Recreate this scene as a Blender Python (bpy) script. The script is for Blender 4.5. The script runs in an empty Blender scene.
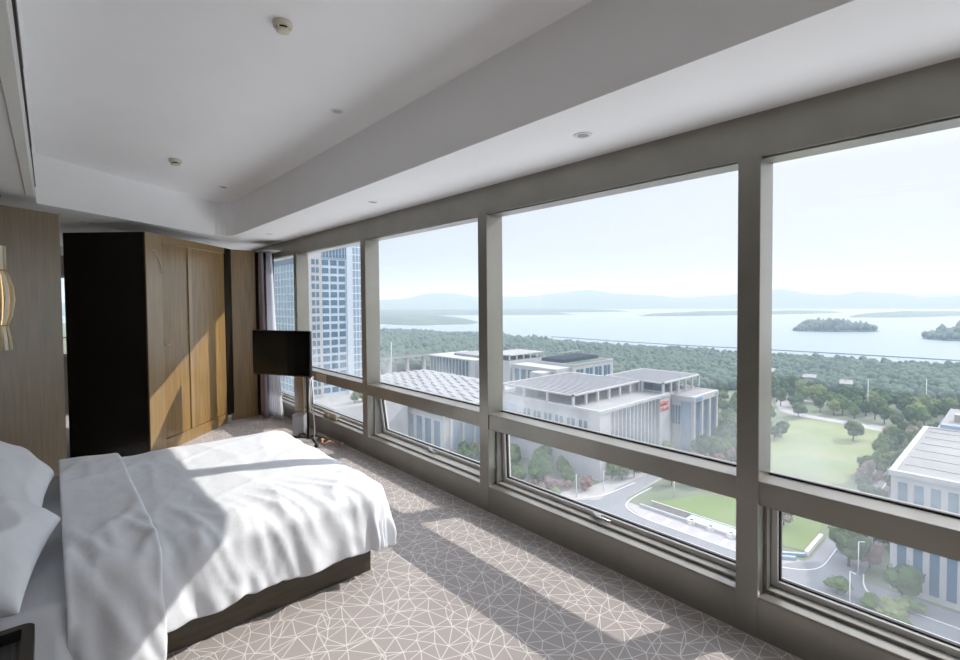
import bpy, bmesh, math, random
from mathutils import Vector, Matrix, noise, geometry
random.seed(7)
S = bpy.context.scene
COL = S.collection

# ------------------------------------------------------------------ camera
cam_d = bpy.data.cameras.new('camera'); cam = bpy.data.objects.new('camera', cam_d); COL.objects.link(cam)
F_PX, CY = 485.05, 315.71
YAW, PITCH, ROLL = .7254, .0287, -.0088173
fw = Vector((math.sin(YAW)*math.cos(PITCH), math.cos(YAW)*math.cos(PITCH), -math.sin(PITCH)))
rt = Vector((math.cos(YAW), -math.sin(YAW), 0)); up = rt.cross(fw)
rt2 = math.cos(ROLL)*rt + math.sin(ROLL)*up; up2 = -math.sin(ROLL)*rt + math.cos(ROLL)*up
M = Matrix((rt2, up2, -fw)).transposed().to_4x4(); M.translation = Vector((0, 0, 1.62))
cam.matrix_world = M
cam_d.sensor_width = 36; cam_d.lens = F_PX/960*36; cam_d.shift_y = -(330-CY)/960
cam_d.clip_start = .05; cam_d.clip_end = 20000
S.camera = cam

# ------------------------------------------------------------------ sky, sun, exposure
SUN_TRAVEL = Vector((-.926, .377, -.813)).normalized()
world = bpy.data.worlds.new('sky'); S.world = world; world.use_nodes = True
wn = world.node_tree; wn.nodes.clear()
def wnode(t, **k):
    n = wn.nodes.new(t)
    for a, b in k.items(): setattr(n, a, b)
    return n
tc = wnode('ShaderNodeTexCoord')
dot = wnode('ShaderNodeVectorMath', operation='DOT_PRODUCT'); dot.inputs[1].default_value = (-SUN_TRAVEL.x, -SUN_TRAVEL.y, -SUN_TRAVEL.z)
wn.links.new(tc.outputs['Generated'], dot.inputs[0])
mr = wnode('ShaderNodeMapRange'); mr.inputs['From Min'].default_value = -.35; mr.inputs['From Max'].default_value = .75
wn.links.new(dot.outputs['Value'], mr.inputs['Value'])
sep = wnode('ShaderNodeSeparateXYZ'); wn.links.new(tc.outputs['Generated'], sep.inputs[0])
hz = wnode('ShaderNodeMapRange'); hz.inputs['From Min'].default_value = .22; hz.inputs['From Max'].default_value = .6
wn.links.new(sep.outputs['Z'], hz.inputs['Value'])
mixa = wnode('ShaderNodeMix', data_type='RGBA')   # azimuth: pale blue away from the sun, white towards it
mixa.inputs['A'].default_value = (.35, .42, .475, 1); mixa.inputs['B'].default_value = (.55, .585, .62, 1)
wn.links.new(mr.outputs['Result'], mixa.inputs['Factor'])
mixb = wnode('ShaderNodeMix', data_type='RGBA'); mixb.inputs['B'].default_value = (1.7, 1.85, 2.1, 1)
wn.links.new(hz.outputs['Result'], mixb.inputs['Factor']); wn.links.new(mixa.outputs['Result'], mixb.inputs['A'])
bg = wnode('ShaderNodeBackground'); bg.inputs['Strength'].default_value = 1.0
wn.links.new(mixb.outputs['Result'], bg.inputs['Color'])
wo = wnode('ShaderNodeOutputWorld'); wn.links.new(bg.outputs[0], wo.inputs['Surface'])

sl = bpy.data.lights.new('sun', 'SUN'); sl.energy = 2.9; sl.angle = math.radians(.55); sl.color = (1, .965, .91)
sun = bpy.data.objects.new('sun', sl); COL.objects.link(sun)
sun.rotation_euler = SUN_TRAVEL.to_track_quat('-Z', 'Y').to_euler()

S.view_settings.view_transform = 'Standard'; S.view_settings.look = 'None'
S.view_settings.exposure = 0.62; S.view_settings.gamma = 1; S.view_settings.use_curve_mapping = False
S.cycles.max_bounces = 10; S.cycles.diffuse_bounces = 6; S.cycles.transparent_max_bounces = 24
S.cycles.volume_bounces = 0; S.cycles.sample_clamp_indirect = 6
S.cycles.use_denoising = True

# ------------------------------------------------------------------ helpers
def mat(name, col, rough=.6, metal=0, spec=.5, noise_amt=0, noise_scale=8, stretch=(1,1,1), bump=0, bump_scale=30, col2=None, coat=0, detail=4, sheen=0, coords='Object'):
    m = bpy.data.materials.new(name); m.use_nodes = True
    nt = m.node_tree; b = nt.nodes['Principled BSDF']
    b.inputs['Base Color'].default_value = (*col, 1); b.inputs['Roughness'].default_value = rough
    b.inputs['Metallic'].default_value = metal; b.inputs['Specular IOR Level'].default_value = spec
    b.inputs['Coat Weight'].default_value = coat; b.inputs['Coat Roughness'].default_value = .28; b.inputs['Sheen Weight'].default_value = sheen
    if noise_amt or bump or col2:
        t = nt.nodes.new('ShaderNodeTexCoord'); mp = nt.nodes.new('ShaderNodeMapping'); mp.inputs['Scale'].default_value = stretch
        nt.links.new(t.outputs[coords], mp.inputs[0])
    if noise_amt or col2:
        n = nt.nodes.new('ShaderNodeTexNoise'); n.inputs['Scale'].default_value = noise_scale; n.inputs['Detail'].default_value = detail
        nt.links.new(mp.outputs[0], n.inputs['Vector'])
        mx = nt.nodes.new('ShaderNodeMix'); mx.data_type = 'RGBA'
        c2 = col2 or tuple(c*(1-noise_amt) for c in col)
        mx.inputs['A'].default_value = (*col, 1); mx.inputs['B'].default_value = (*c2, 1)
        r = nt.nodes.new('ShaderNodeMapRange'); r.inputs['From Min'].default_value = .32; r.inputs['From Max'].default_value = .68
        nt.links.new(n.outputs['Fac'], r.inputs['Value']); nt.links.new(r.outputs['Result'], mx.inputs['Factor'])
        nt.links.new(mx.outputs['Result'], b.inputs['Base Color'])
    if bump:
        n2 = nt.nodes.new('ShaderNodeTexNoise'); n2.inputs['Scale'].default_value = bump_scale; n2.inputs['Detail'].default_value = 4
        nt.links.new(mp.outputs[0], n2.inputs['Vector'])
        bp = nt.nodes.new('ShaderNodeBump'); bp.inputs['Strength'].default_value = bump; bp.inputs['Distance'].default_value = .01
        nt.links.new(n2.outputs['Fac'], bp.inputs['Height']); nt.links.new(bp.outputs[0], b.inputs['Normal'])
    return m

def mesh_obj(name, bm, m=None, parent=None, smooth=False, loc=None, kind=None):
    me = bpy.data.meshes.new(name); bm.normal_update(); bm.to_mesh(me); bm.free()
    if smooth:
        for p in me.polygons: p.use_smooth = True
    o = bpy.data.objects.new(name, me); COL.objects.link(o)
    if m is not None:
        for k in (m if isinstance(m, (list, tuple)) else [m]): me.materials.append(k)
    if parent is not None: o.parent = parent
    if loc: o.location = loc
    if kind: o['kind'] = kind
    return o

def tag(o, label=None, cat=None, group=None, kind=None):
    if label: o['label'] = label
    if cat: o['category'] = cat
    if group: o['group'] = group
    if kind: o['kind'] = kind
    return o

def empty(name, loc=(0,0,0), rz=0, label=None, cat=None, group=None, kind=None):
    o = bpy.data.objects.new(name, None); COL.objects.link(o); o.location = loc; o.rotation_euler = (0,0,rz)
    o.empty_display_size = .1
    return tag(o, label, cat, group, kind)

def bx(bm, x0, y0, z0, x1, y1, z1, bev=0, mi=0):
    vs = [bm.verts.new((x, y, z)) for x in (x0,x1) for y in (y0,y1) for z in (z0,z1)]
    fs = [bm.faces.new([vs[i] for i in f]) for f in ((0,1,3,2),(4,6,7,5),(0,4,5,1),(2,3,7,6),(0,2,6,4),(1,5,7,3))]
    for f in fs: f.material_index = mi
    if bev:
        es = list({e for f in fs for e in f.edges})
        bmesh.ops.bevel(bm, geom=es, offset=bev, segments=2, affect='EDGES', profile=.5)
    return vs

def BM(): return bmesh.new()
def box(name, x0, y0, z0, x1, y1, z1, m, parent=None, bev=0, kind=None):
    b = BM(); bx(b, x0, y0, z0, x1, y1, z1, bev); return mesh_obj(name, b, m, parent, kind=kind)

def tube(bm, pts, r, seg=8, mi=0, close=False):
    rings = []; n = len(pts)
    for i, p in enumerate(pts):
        p = Vector(p); a = Vector(pts[max(i-1,0)]); c = Vector(pts[min(i+1,n-1)])
        t = (c-a).normalized(); q = Vector((0,0,1)) if abs(t.z) < .9 else Vector((1,0,0))
        u = t.cross(q).normalized(); v = t.cross(u)
        rr = r[i] if isinstance(r, (list, tuple)) else r
        rings.append([bm.verts.new(p + rr*(math.cos(2*math.pi*k/seg)*u + math.sin(2*math.pi*k/seg)*v)) for k in range(seg)])
    for a, b in zip(rings, rings[1:]):
        for k in range(seg):
            f = bm.faces.new((a[k], a[(k+1)%seg], b[(k+1)%seg], b[k])); f.smooth = True; f.material_index = mi
    for rr, rev in ((rings[0], True), (rings[-1], False)):
        f = bm.faces.new(rr[::-1] if rev else rr); f.material_index = mi

def lathe(bm, prof, c=(0,0,0), seg=24, mi=0):
    rings = []
    for r, z in prof:
        if r < 1e-5: rings.append([bm.verts.new((c[0], c[1], c[2]+z))])
        else: rings.append([bm.verts.new((c[0]+r*math.cos(2*math.pi*k/seg), c[1]+r*math.sin(2*math.pi*k/seg), c[2]+z)) for k in range(seg)])
    for a, b in zip(rings, rings[1:]):
        for k in range(seg):
            k2 = (k+1) % seg
            if len(a) == 1 and len(b) == 1: continue
            if len(a) == 1: f = bm.faces.new((a[0], b[k], b[k2]))
            elif len(b) == 1: f = bm.faces.new((a[k], b[0], a[k2]))
            else: f = bm.faces.new((a[k], b[k], b[k2], a[k2]))
            f.smooth = True; f.material_index = mi

def poly(bm, pts, z0, z1=None, mi=0):
    """flat polygon, or a prism when z1 is given"""
    lo = [bm.verts.new((x, y, z0)) for x, y in pts]
    if z1 is None:
        f = bm.faces.new(lo); f.material_index = mi
        if f.normal.z < 0: f.normal_flip()
        return
    hi = [bm.verts.new((x, y, z1)) for x, y in pts]
    fs = [bm.faces.new(lo[::-1]), bm.faces.new(hi)]
    n = len(pts)
    for i in range(n): fs.append(bm.faces.new((lo[i], lo[(i+1)%n], hi[(i+1)%n], hi[i])))
    for f in fs: f.material_index = mi
    bmesh.ops.recalc_face_normals(bm, faces=fs)

# ------------------------------------------------------------------ materials
M_white = mat('ceiling_paint', (.86, .86, .87), .9, noise_amt=.02, noise_scale=3)
M_frame = mat('taupe_painted_aluminium', (.30, .285, .255), .34, metal=.6, noise_amt=.12, noise_scale=4, bump=.03, bump_scale=200)
M_frame_d = mat('taupe_frame_recess', (.28, .265, .24), .5, noise_amt=.1)
M_sash = mat('sash_aluminium', (.62, .61, .58), .35, metal=.2)
M_gasket = mat('black_gasket', (.01, .01, .01), .6)
M_wood = mat('brown_wood_veneer', (.35, .205, .065), .34, spec=.8, noise_amt=.3, noise_scale=5, stretch=(9, 9, .5), col2=(.19, .125, .052), bump=.04, bump_scale=40, detail=8, coat=.6)
M_woodp = mat('dark_brown_wood_veneer', (.17, .118, .052), .34, spec=.8, noise_amt=.3, noise_scale=5, stretch=(9, 9, .5), col2=(.115, .08, .036), detail=8, coat=.7)
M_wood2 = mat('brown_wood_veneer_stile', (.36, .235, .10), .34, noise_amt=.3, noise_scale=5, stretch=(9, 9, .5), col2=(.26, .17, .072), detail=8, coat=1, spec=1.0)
M_dark = mat('dark_brown_glossy_panel', (.014, .012, .010), .22, spec=.35)
M_wall = mat('wall_paint', (.62, .60, .57), .85)
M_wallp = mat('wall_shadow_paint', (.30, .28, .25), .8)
M_black = mat('black_plastic', (.012, .012, .013), .3)
M_steel = mat('steel', (.5, .5, .5), .3, metal=1)
M_cream = mat('cream_plastic', (.62, .57, .48), .5)
M_linen = mat('white_cotton', (.74, .76, .80), .9, spec=.2, bump=.5, bump_scale=11, sheen=.1)
M_mauve = mat('mauve_curtain', (.36, .30, .32), .9, noise_amt=.1, noise_scale=6, stretch=(8, 8, .3))
M_sheer = mat('white_sheer_curtain', (.85, .85, .88), .9)
M_base = mat('dark_bed_base_veneer', (.085, .068, .045), .35, noise_amt=.3, noise_scale=6, stretch=(1, 9, 9))
def glass_mat(name, dust=.0, tint=(1, 1, 1), z0=.75, z1=1.4, base=.012):
    m = bpy.data.materials.new(name); m.use_nodes = True; nt = m.node_tree; nt.nodes.clear()
    o = nt.nodes.new('ShaderNodeOutputMaterial'); tr = nt.nodes.new('ShaderNodeBsdfTransparent'); tr.inputs[0].default_value = (*tint, 1)
    gl = nt.nodes.new('ShaderNodeBsdfGlossy'); gl.inputs['Roughness'].default_value = .0
    lw = nt.nodes.new('ShaderNodeLayerWeight'); lw.inputs['Blend'].default_value = .5     # both faces of a pane reflect alike
    pw = nt.nodes.new('ShaderNodeMath'); pw.operation = 'POWER'; pw.inputs[1].default_value = 5; nt.links.new(lw.outputs['Facing'], pw.inputs[0])
    fr = nt.nodes.new('ShaderNodeMath'); fr.operation = 'MULTIPLY_ADD'; fr.inputs[1].default_value = .45; fr.inputs[2].default_value = .015; nt.links.new(pw.outputs[0], fr.inputs[0])
    m1 = nt.nodes.new('ShaderNodeMixShader'); nt.links.new(fr.outputs[0], m1.inputs[0]); nt.links.new(tr.outputs[0], m1.inputs[1]); nt.links.new(gl.outputs[0], m1.inputs[2])
    df = nt.nodes.new('ShaderNodeBsdfDiffuse'); df.inputs[0].default_value = (.66, .69, .73, 1)
    tl = nt.nodes.new('ShaderNodeBsdfTranslucent'); tl.inputs[0].default_value = (.66, .69, .73, 1)
    m2 = nt.nodes.new('ShaderNodeMixShader'); m2.inputs[0].default_value = .6
    nt.links.new(df.outputs[0], m2.inputs[1]); nt.links.new(tl.outputs[0], m2.inputs[2])
    t = nt.nodes.new('ShaderNodeTexCoord'); sp = nt.nodes.new('ShaderNodeSeparateXYZ'); nt.links.new(t.outputs['Object'], sp.inputs[0])
    r = nt.nodes.new('ShaderNodeMapRange'); r.interpolation_type = 'SMOOTHSTEP'
    r.inputs['From Min'].default_value = z1; r.inputs['From Max'].default_value = z0; r.inputs['To Min'].default_value = 0; r.inputs['To Max'].default_value = 1
    nt.links.new(sp.outputs['Z'], r.inputs['Value'])
    p = nt.nodes.new('ShaderNodeMath'); p.operation = 'POWER'; p.inputs[1].default_value = 2; nt.links.new(r.outputs[0], p.inputs[0])
    n = nt.nodes.new('ShaderNodeTexNoise'); n.inputs['Scale'].default_value = 2.6; n.inputs['Detail'].default_value = 5
    nt.links.new(t.outputs['Object'], n.inputs['Vector'])
    nr = nt.nodes.new('ShaderNodeMapRange'); nr.inputs['From Min'].default_value = .35; nr.inputs['From Max'].default_value = .7; nr.inputs['To Min'].default_value = .15
    nt.links.new(n.outputs['Fac'], nr.inputs['Value'])
    q = nt.nodes.new('ShaderNodeMath'); q.operation = 'MULTIPLY'; nt.links.new(p.outputs[0], q.inputs[0]); nt.links.new(nr.outputs[0], q.inputs[1])
    q2 = nt.nodes.new('ShaderNodeMath'); q2.operation = 'MULTIPLY_ADD'; q2.inputs[1].default_value = dust; q2.inputs[2].default_value = base
    nt.links.new(q.outputs[0], q2.inputs[0])
    m3 = nt.nodes.new('ShaderNodeMixShader'); nt.links.new(q2.outputs[0], m3.inputs[0]); nt.links.new(m1.outputs[0], m3.inputs[1]); nt.links.new(m2.outputs[0], m3.inputs[2])
    nt.links.new(m3.outputs[0], o.inputs['Surface'])
    return m
M_glass = glass_mat('dusty_window_glass', .30)
M_glass_l = glass_mat('lower_window_glass', .10, z0=.2, z1=.6, base=.015)

# carpet: triangulated net of pale lines woven into taupe pile
def carpet_mat():
    m = bpy.data.materials.new('taupe_carpet'); m.use_nodes = True; nt = m.node_tree; b = nt.nodes['Principled BSDF']
    b.inputs['Roughness'].default_value = .95; b.inputs['Specular IOR Level'].default_value = .1; b.inputs['Sheen Weight'].default_value = .15
    w = nt.nodes.new('ShaderNodeWireframe'); w.inputs['Size'].default_value = .0042
    t = nt.nodes.new('ShaderNodeTexCoord'); n = nt.nodes.new('ShaderNodeTexNoise'); n.inputs['Scale'].default_value = 260; n.inputs['Detail'].default_value = 3
    nt.links.new(t.outputs['Object'], n.inputs['Vector'])
    a = nt.nodes.new('ShaderNodeMix'); a.data_type = 'RGBA'; a.inputs['A'].default_value = (.33, .295, .285, 1); a.inputs['B'].default_value = (.42, .38, .365, 1)
    nt.links.new(n.outputs['Fac'], a.inputs['Factor'])
    c = nt.nodes.new('ShaderNodeMix'); c.data_type = 'RGBA'; c.inputs['B'].default_value = (.72, .69, .66, 1)
    k = nt.nodes.new('ShaderNodeMath'); k.operation = 'MULTIPLY'; k.inputs[1].default_value = .85
    nt.links.new(w.outputs[0], k.inputs[0]); nt.links.new(k.outputs[0], c.inputs['Factor']); nt.links.new(a.outputs['Result'], c.inputs['A'])
    nt.links.new(c.outputs['Result'], b.inputs['Base Color'])
    bp = nt.nodes.new('ShaderNodeBump'); bp.inputs['Strength'].default_value = .25; bp.inputs['Distance'].default_value = .004
    nt.links.new(n.outputs['Fac'], bp.inputs['Height']); nt.links.new(bp.outputs[0], b.inputs['Normal'])
    return m

# ================================================================== THE ROOM
W = 2.49                      # inner face of the window wall
XL, YB, YF = -.72, -4.6, 9.5  # left wall, wall behind the camera, wall beyond the closets
ZS, ZT, ZP = 2.49, 2.91, 2.378  # soffit, tray, top of the panelled blocks
# ---- floor
pts = []
sp_ = .080
nx = int((W-XL+.3)/sp_); ny = int((YF-YB)/sp_)
rnd = random.Random(3)
for i in range(nx+1):
    for j in range(ny+1):
        x = XL + (W-XL)*i/nx; y = YB + (YF-YB)*j/ny
        if 0 < i < nx: x += rnd.uniform(-.5, .5)*sp_*.95
        if 0 < j < ny: y += rnd.uniform(-.5, .5)*sp_*.95
        pts.append(Vector((x, y)))
v_, e_, f_, *_ = geometry.delaunay_2d_cdt(pts, [], [], 0, 1e-5)
b = BM(); vv = [b.verts.new((p.x, p.y, 0)) for p in v_]
for f in f_:
    g = b.faces.new([vv[i] for i in f])
    g.normal_update()
    if g.normal.z < 0: g.normal_flip()
mesh_obj('floor', b, carpet_mat(), kind='structure')
box('floor_slab', XL-.2, YB-.2, -.3, W+.3, YF+.2, -.004, M_wall, kind='structure')
# ---- ceiling with the tray
cr = []
for k in range(7):   # rounded far corner
    t = k/6; p0, p1, p2 = Vector((1.50, 6.766)), Vector((1.78, 6.975)), Vector((1.78, 6.50))
    q = (1-t)**2*p0 + 2*t*(1-t)*p1 + t*t*p2; cr.append((q.x, q.y))
tray = [(-.06, -2.5), (-.06, 5.598)] + cr + [(1.78, -2.5)]
outer = [(XL-.1, YB), (XL-.1, YF), (W+.2, YF), (W+.2, YB)]
vs2 = [Vector(p) for p in outer + tray]; no = len(outer); nt_ = len(tray)
edges = [(i, (i+1) % no) for i in range(no)] + [(no+i, no+(i+1) % nt_) for i in range(nt_)]
v_, e_, f_, *_ = geometry.delaunay_2d_cdt(vs2, edges, [], 0, 1e-6)
def inside(p, pl):
    c = False; n = len(pl)
    for i in range(n):
        (x1, y1), (x2, y2) = pl[i], pl[(i+1) % n]
        if (y1 > p[1]) != (y2 > p[1]) and p[0] < (x2-x1)*(p[1]-y1)/(y2-y1)+x1: c = not c
    return c
b = BM(); vv = [b.verts.new((p.x, p.y, ZS)) for p in v_]
for f in f_:
    c = sum((v_[i] for i in f), Vector((0, 0)))/len(f)
    if not inside(c, tray): b.faces.new([vv[i] for i in f])
lo = [b.verts.new((x, y, ZS)) for x, y in tray]; hi = [b.verts.new((x, y, ZT)) for x, y in tray]
for i in range(nt_):
    b.faces.new((lo[i], lo[(i+1) % nt_], hi[(i+1) % nt_], hi[i]))
b.faces.new(hi)
mesh_obj('ceiling', b, M_white, kind='structure')
box('ceiling_slab', XL-.3, YB-.2, ZT+.02, W+.3, YF+.2, ZT+.2, M_white, kind='structure')
# raised lip and dark slot along the left edge of the tray
b = BM(); bx(b, -.118, -2.5, ZS-.012, -.068, 5.2, ZS+.002, .003); mesh_obj('trim_1', b, mat('white_lip', (.8, .82, .8), .6), kind='structure')
b = BM(); bx(b, -.067, -2.5, ZS+.012, -.052, 3.7, ZS+.03); bx(b, -.067, -2.5, ZS+.05, -.052, 2.6, ZS+.058); bx(b, -.067, 3.7, ZS+.012, -.054, 4.9, ZS+.020)
mesh_obj('trim_2', b, M_black, kind='structure')

# ---- outer walls (partly out of sight)
box('wall_left', XL-.15, YB, 0, XL, YF, ZT, M_woodp, kind='structure')
b = BM()   # unseen back wall; its glazing is added to let in more daylight
bx(b, XL-.15, YB-.15, 0, W+.25, YB, .19); bx(b, XL-.15, YB-.15, 2.285, W+.25, YB, ZT); bx(b, XL-.15, YB-.15, 0, XL+.05, YB, ZT); bx(b, W-.1, YB-.15, 0, W+.25, YB, ZT); bx(b, .8, YB-.15, 0, .9, YB, ZT)
mesh_obj('wall_back', b, M_frame, kind='structure')
wb = empty('window_10', (0, YB, 0), kind='structure')
box('pane', XL+.05, -.08, .19, .8, -.075, 2.285, M_glass_l, wb); box('pane', .9, -.08, .19, W-.1, -.075, 2.285, M_glass_l, wb)
b = BM(); zw0, zw1 = .85, 2.08                       # far wall with the small window seen through the slit
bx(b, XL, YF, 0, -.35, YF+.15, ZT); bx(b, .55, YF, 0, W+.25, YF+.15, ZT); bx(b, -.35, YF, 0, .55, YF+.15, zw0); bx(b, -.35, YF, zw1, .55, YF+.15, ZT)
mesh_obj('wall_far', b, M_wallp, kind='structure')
wf = empty('window_9', (0, 0, 0), kind='structure')
b = BM()
for a in ((-.35, zw0, .55, zw0+.05), (-.35, zw1-.05, .55, zw1), (-.35, zw0, -.3, zw1), (.5, zw0, .55, zw1), (.09, zw0, .13, zw1), (-.35, 1.13, .55, 1.15)):
    bx(b, a[0], YF+.03, a[1], a[2], YF+.08, a[3])
mesh_obj('window_frame', b, M_sash, wf)
box('pane', -.31, YF+.05, zw0+.04, .51, YF+.056, zw1-.04, M_glass_l, wf)
box('trim_3', .14, YF-.12, 2.36, .26, YF-.002, 2.5, M_white, kind='structure')

# ---- window wall
b = BM(); bx(b, W, YB, 0, W+.26, YF, .19); bx(b, W, YB, 2.285, W+.156, YF, ZT)
mesh_obj('wall_right', b, M_frame, kind='structure')
mull = [.88 + 1.893*k for k in range(-2, 5)]           # mullion centres
bays = [(YB, mull[0])] + list(zip(mull, mull[1:])) + [(mull[-1], YF)]
for n, (ya, yb) in enumerate(bays):
    w = empty(f'window_{n+1}', (W, ya, 0), kind='structure')
    def P(nm, bm_, m_, par=w, smooth=False):
        for v in bm_.verts: v.co -= Vector((W, ya, 0))
        return mesh_obj(nm, bm_, m_, par, smooth)
    if n > 0:
        b = BM(); bx(b, W-.004, ya-.05, .0, W+.165, ya+.05, 2.30, .004); P('mullion', b, M_frame)
    y0 = ya+.05; y1 = yb-.05
    b = BM(); bx(b, W+.006, y0-.01, .64, W+.21, y1+.01, .757, .006); P('transom', b, M_frame)
    b = BM(); bx(b, W+.002, y0-.01, .18, W+.21, y1+.01, .2, .004)
    bx(b, W+.02, y0-.01, 2.277, W+.15, y1+.01, 2.29); P('sill', b, M_frame)
    b = BM(); g = .008
    for (a0, c0, a1, c1) in ((y0, .757, y1, .757+g),):
        bx(b, W+.142, a0, c0, W+.162, a1, c1)
    P('gasket', b, M_gasket)
    b = BM(); bx(b, W+.15, y0, .757, W+.155, y1, 2.28); P('upper_pane', b, M_glass)
    # fixed outer frame of the vent
    def ring(b, xa, xb, t, z0, z1, ya_, yb_, bev=.002):
        bx(b, xa, ya_, z0, xb, yb_, z0+t, bev); bx(b, xa, ya_, z1-t, xb, yb_, z1, bev)
        bx(b, xa, ya_, z0+t, xb, ya_+t, z1-t, bev); bx(b, xa, yb_-t, z0+t, xb, yb_, z1-t, bev)
    b = BM(); ring(b, W+.075, W+.12, .015, .2, .64, y0, y1); ring(b, W+.12, W+.20, .012, .2, .64, y0, y1); P('vent_frame', b, M_frame_d)
    # top-hung sash, hinged at its top edge
    hz_ = .628
    sash = BM(); t = .030
    zs0 = .212 - hz_; ys0, ys1 = y0+.014, y1-.014
    for q in ((ys0, zs0, ys1, zs0+t), (ys0, -t, ys1, 0), (ys0, zs0+t, ys0+t, -t), (ys1-t, zs0+t, ys1, -t)):
        bx(sash, -.03, q[0]-ya, q[1], .03, q[2]-ya, q[3], .003)
    so = mesh_obj('sash', sash, M_sash, w); so.location = (.155, 0, hz_)
    gk = BM()
    for q in ((ys0+t, zs0+t, ys1-t, zs0+t+.008), (ys0+t, -t-.008, ys1-t, -t), (ys0+t, zs0+t, ys0+t+.008, -t), (ys1-t-.008, zs0+t, ys1-t, -t)):
        bx(gk, -.012, q[0]-ya, q[1], .008, q[2]-ya, q[3])
    mesh_obj('sash_gasket', gk, M_gasket, so)
    pn = BM(); bx(pn, -.003, ys0+t-ya, zs0+t, .003, ys1-t-ya, -t); mesh_obj('lower_pane', pn, M_glass_l, so)
    ym = (y0+y1)/2 - ya
    hb = BM(); bx(hb, -.048, ym-.03, zs0+.004, -.03, ym+.03, zs0+.03, .004); tube(hb, [(-.05, ym-.01, zs0+.02), (-.062, ym, zs0+.024), (-.058, ym-.11, zs0+.02)], [.008, .009, .006])
    mesh_obj('sash_handle', hb, M_steel, so)
    op = {4: 7.5, 3: 2.0, 5: 1.5, 6: 1.0}.get(n, 1.0)
    so.rotation_euler = (0, -math.radians(op), 0)
    # stays between frame and sash
    sb = BM()
    for yy in (y0+.008, y1-.008):
        tube(sb, [(W+.10, yy, .23), (W+.155+.38*math.sin(math.radians(op)), yy, .40)], .004, 6)
    P('window_stay', sb, M_steel)

# ---- panelled blocks at the far end
def place(o, x, y, a):
    o.location = (x, y, 0); o.rotation_euler = (0, 0, a)
# left partition with the lamp: runs along local +x from its right end leftwards
ang = math.atan2(5.343-5.107, .078+.258)
pt = empty('wall_partition', kind='structure'); place(pt, .078, 5.343, ang + math.pi)
Lp = 1.05
b = BM(); bx(b, 0, -.09, 0, Lp, 0, ZP, .003); mesh_obj('panel', b, M_woodp, pt)

# closet block at 45 degrees
cl = empty('closet_block', kind=None, label='wood panelled closet block with black glossy left face and recessed door', cat='closet')
C0, C1 = Vector((.757, 6.092)), Vector((1.867, 7.302)); dl_ = Vector((.119, 6.675))
a1 = math.atan2(C1.y-C0.y, C1.x-C0.x)
place(cl, C0.x, C0.y, a1)
Lc = (C1-C0).length; Dc = (dl_-C0).length
b = BM(); bx(b, .012, .03, 0, Lc-.14, Dc-.01, 1.85)
mesh_obj('carcass', b, M_dark, cl)
box('black_face_panel', 0, .004, .0, .012, Dc, ZP, M_dark, cl, bev=.001)['label'] = 'black glossy panel'
box('left_stile', .0, -.004, 0, .245, .02, ZP, M_wood2, cl, bev=.002)
box('base_rail', .245, -.004, 0, Lc-.13, .018, .132, M_wood, cl, bev=.002)
box('head_rail', .245, -.004, 2.30, Lc-.13, .018, ZP, M_wood, cl, bev=.002)
box('door', .249, .004, .137, .70, .022, 2.296, M_wood, cl, bev=.002)
box('raised_stile', .70, -.012, .137, .76, .02, 2.296, M_wood2, cl, bev=.003)
box('fixed_panel', .762, .006, .137, Lc-.13, .022, 2.296, M_wood, cl, bev=.002)
box('dark_jamb', Lc-.13, -.006, .10, Lc+.03, .03, ZP, M_dark, cl, bev=.002)
box('door_catch', .69, -.001, 1.27, .699, .004, 1.31, M_steel, cl)
# hanging loop on the door (a thin pale cord trace)
b = BM(); tube(b, [(.06, -.008, 2.19), (.13, -.012, 2.20), (.19, -.010, 2.12), (.235, -.008, 2.0), (.24, -.008, 1.95)], .004, 6)
mesh_obj('cord_loop', b, M_cream, cl); b = BM()
tube(b, [(.25, -.006, 1.24), (.27, -.010, 1.19), (.30, -.012, 1.17), (.35, -.012, 1.18)], .006, 6)
mesh_obj('pull_cord', b, M_cream, cl)
# end wall panel beside the curtain
ew = empty('wall_end', kind='structure')
b = BM(); bx(b, 1.90, 7.35, 0, 2.215, 7.43, ZP, .003); mesh_obj('panel', b, M_wood, ew)
box('dark_gap_filler', 2.215, 7.37, 0, W-.005, 7.43, ZP, M_dark, ew)  # dark sheet added in place of the shaded gap behind the drapes
b = BM(); bx(b, 1.86, 7.335, 0, 2.215, 7.35, .105, .003); mesh_obj('baseboard_1', b, M_wood, kind='structure')

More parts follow.
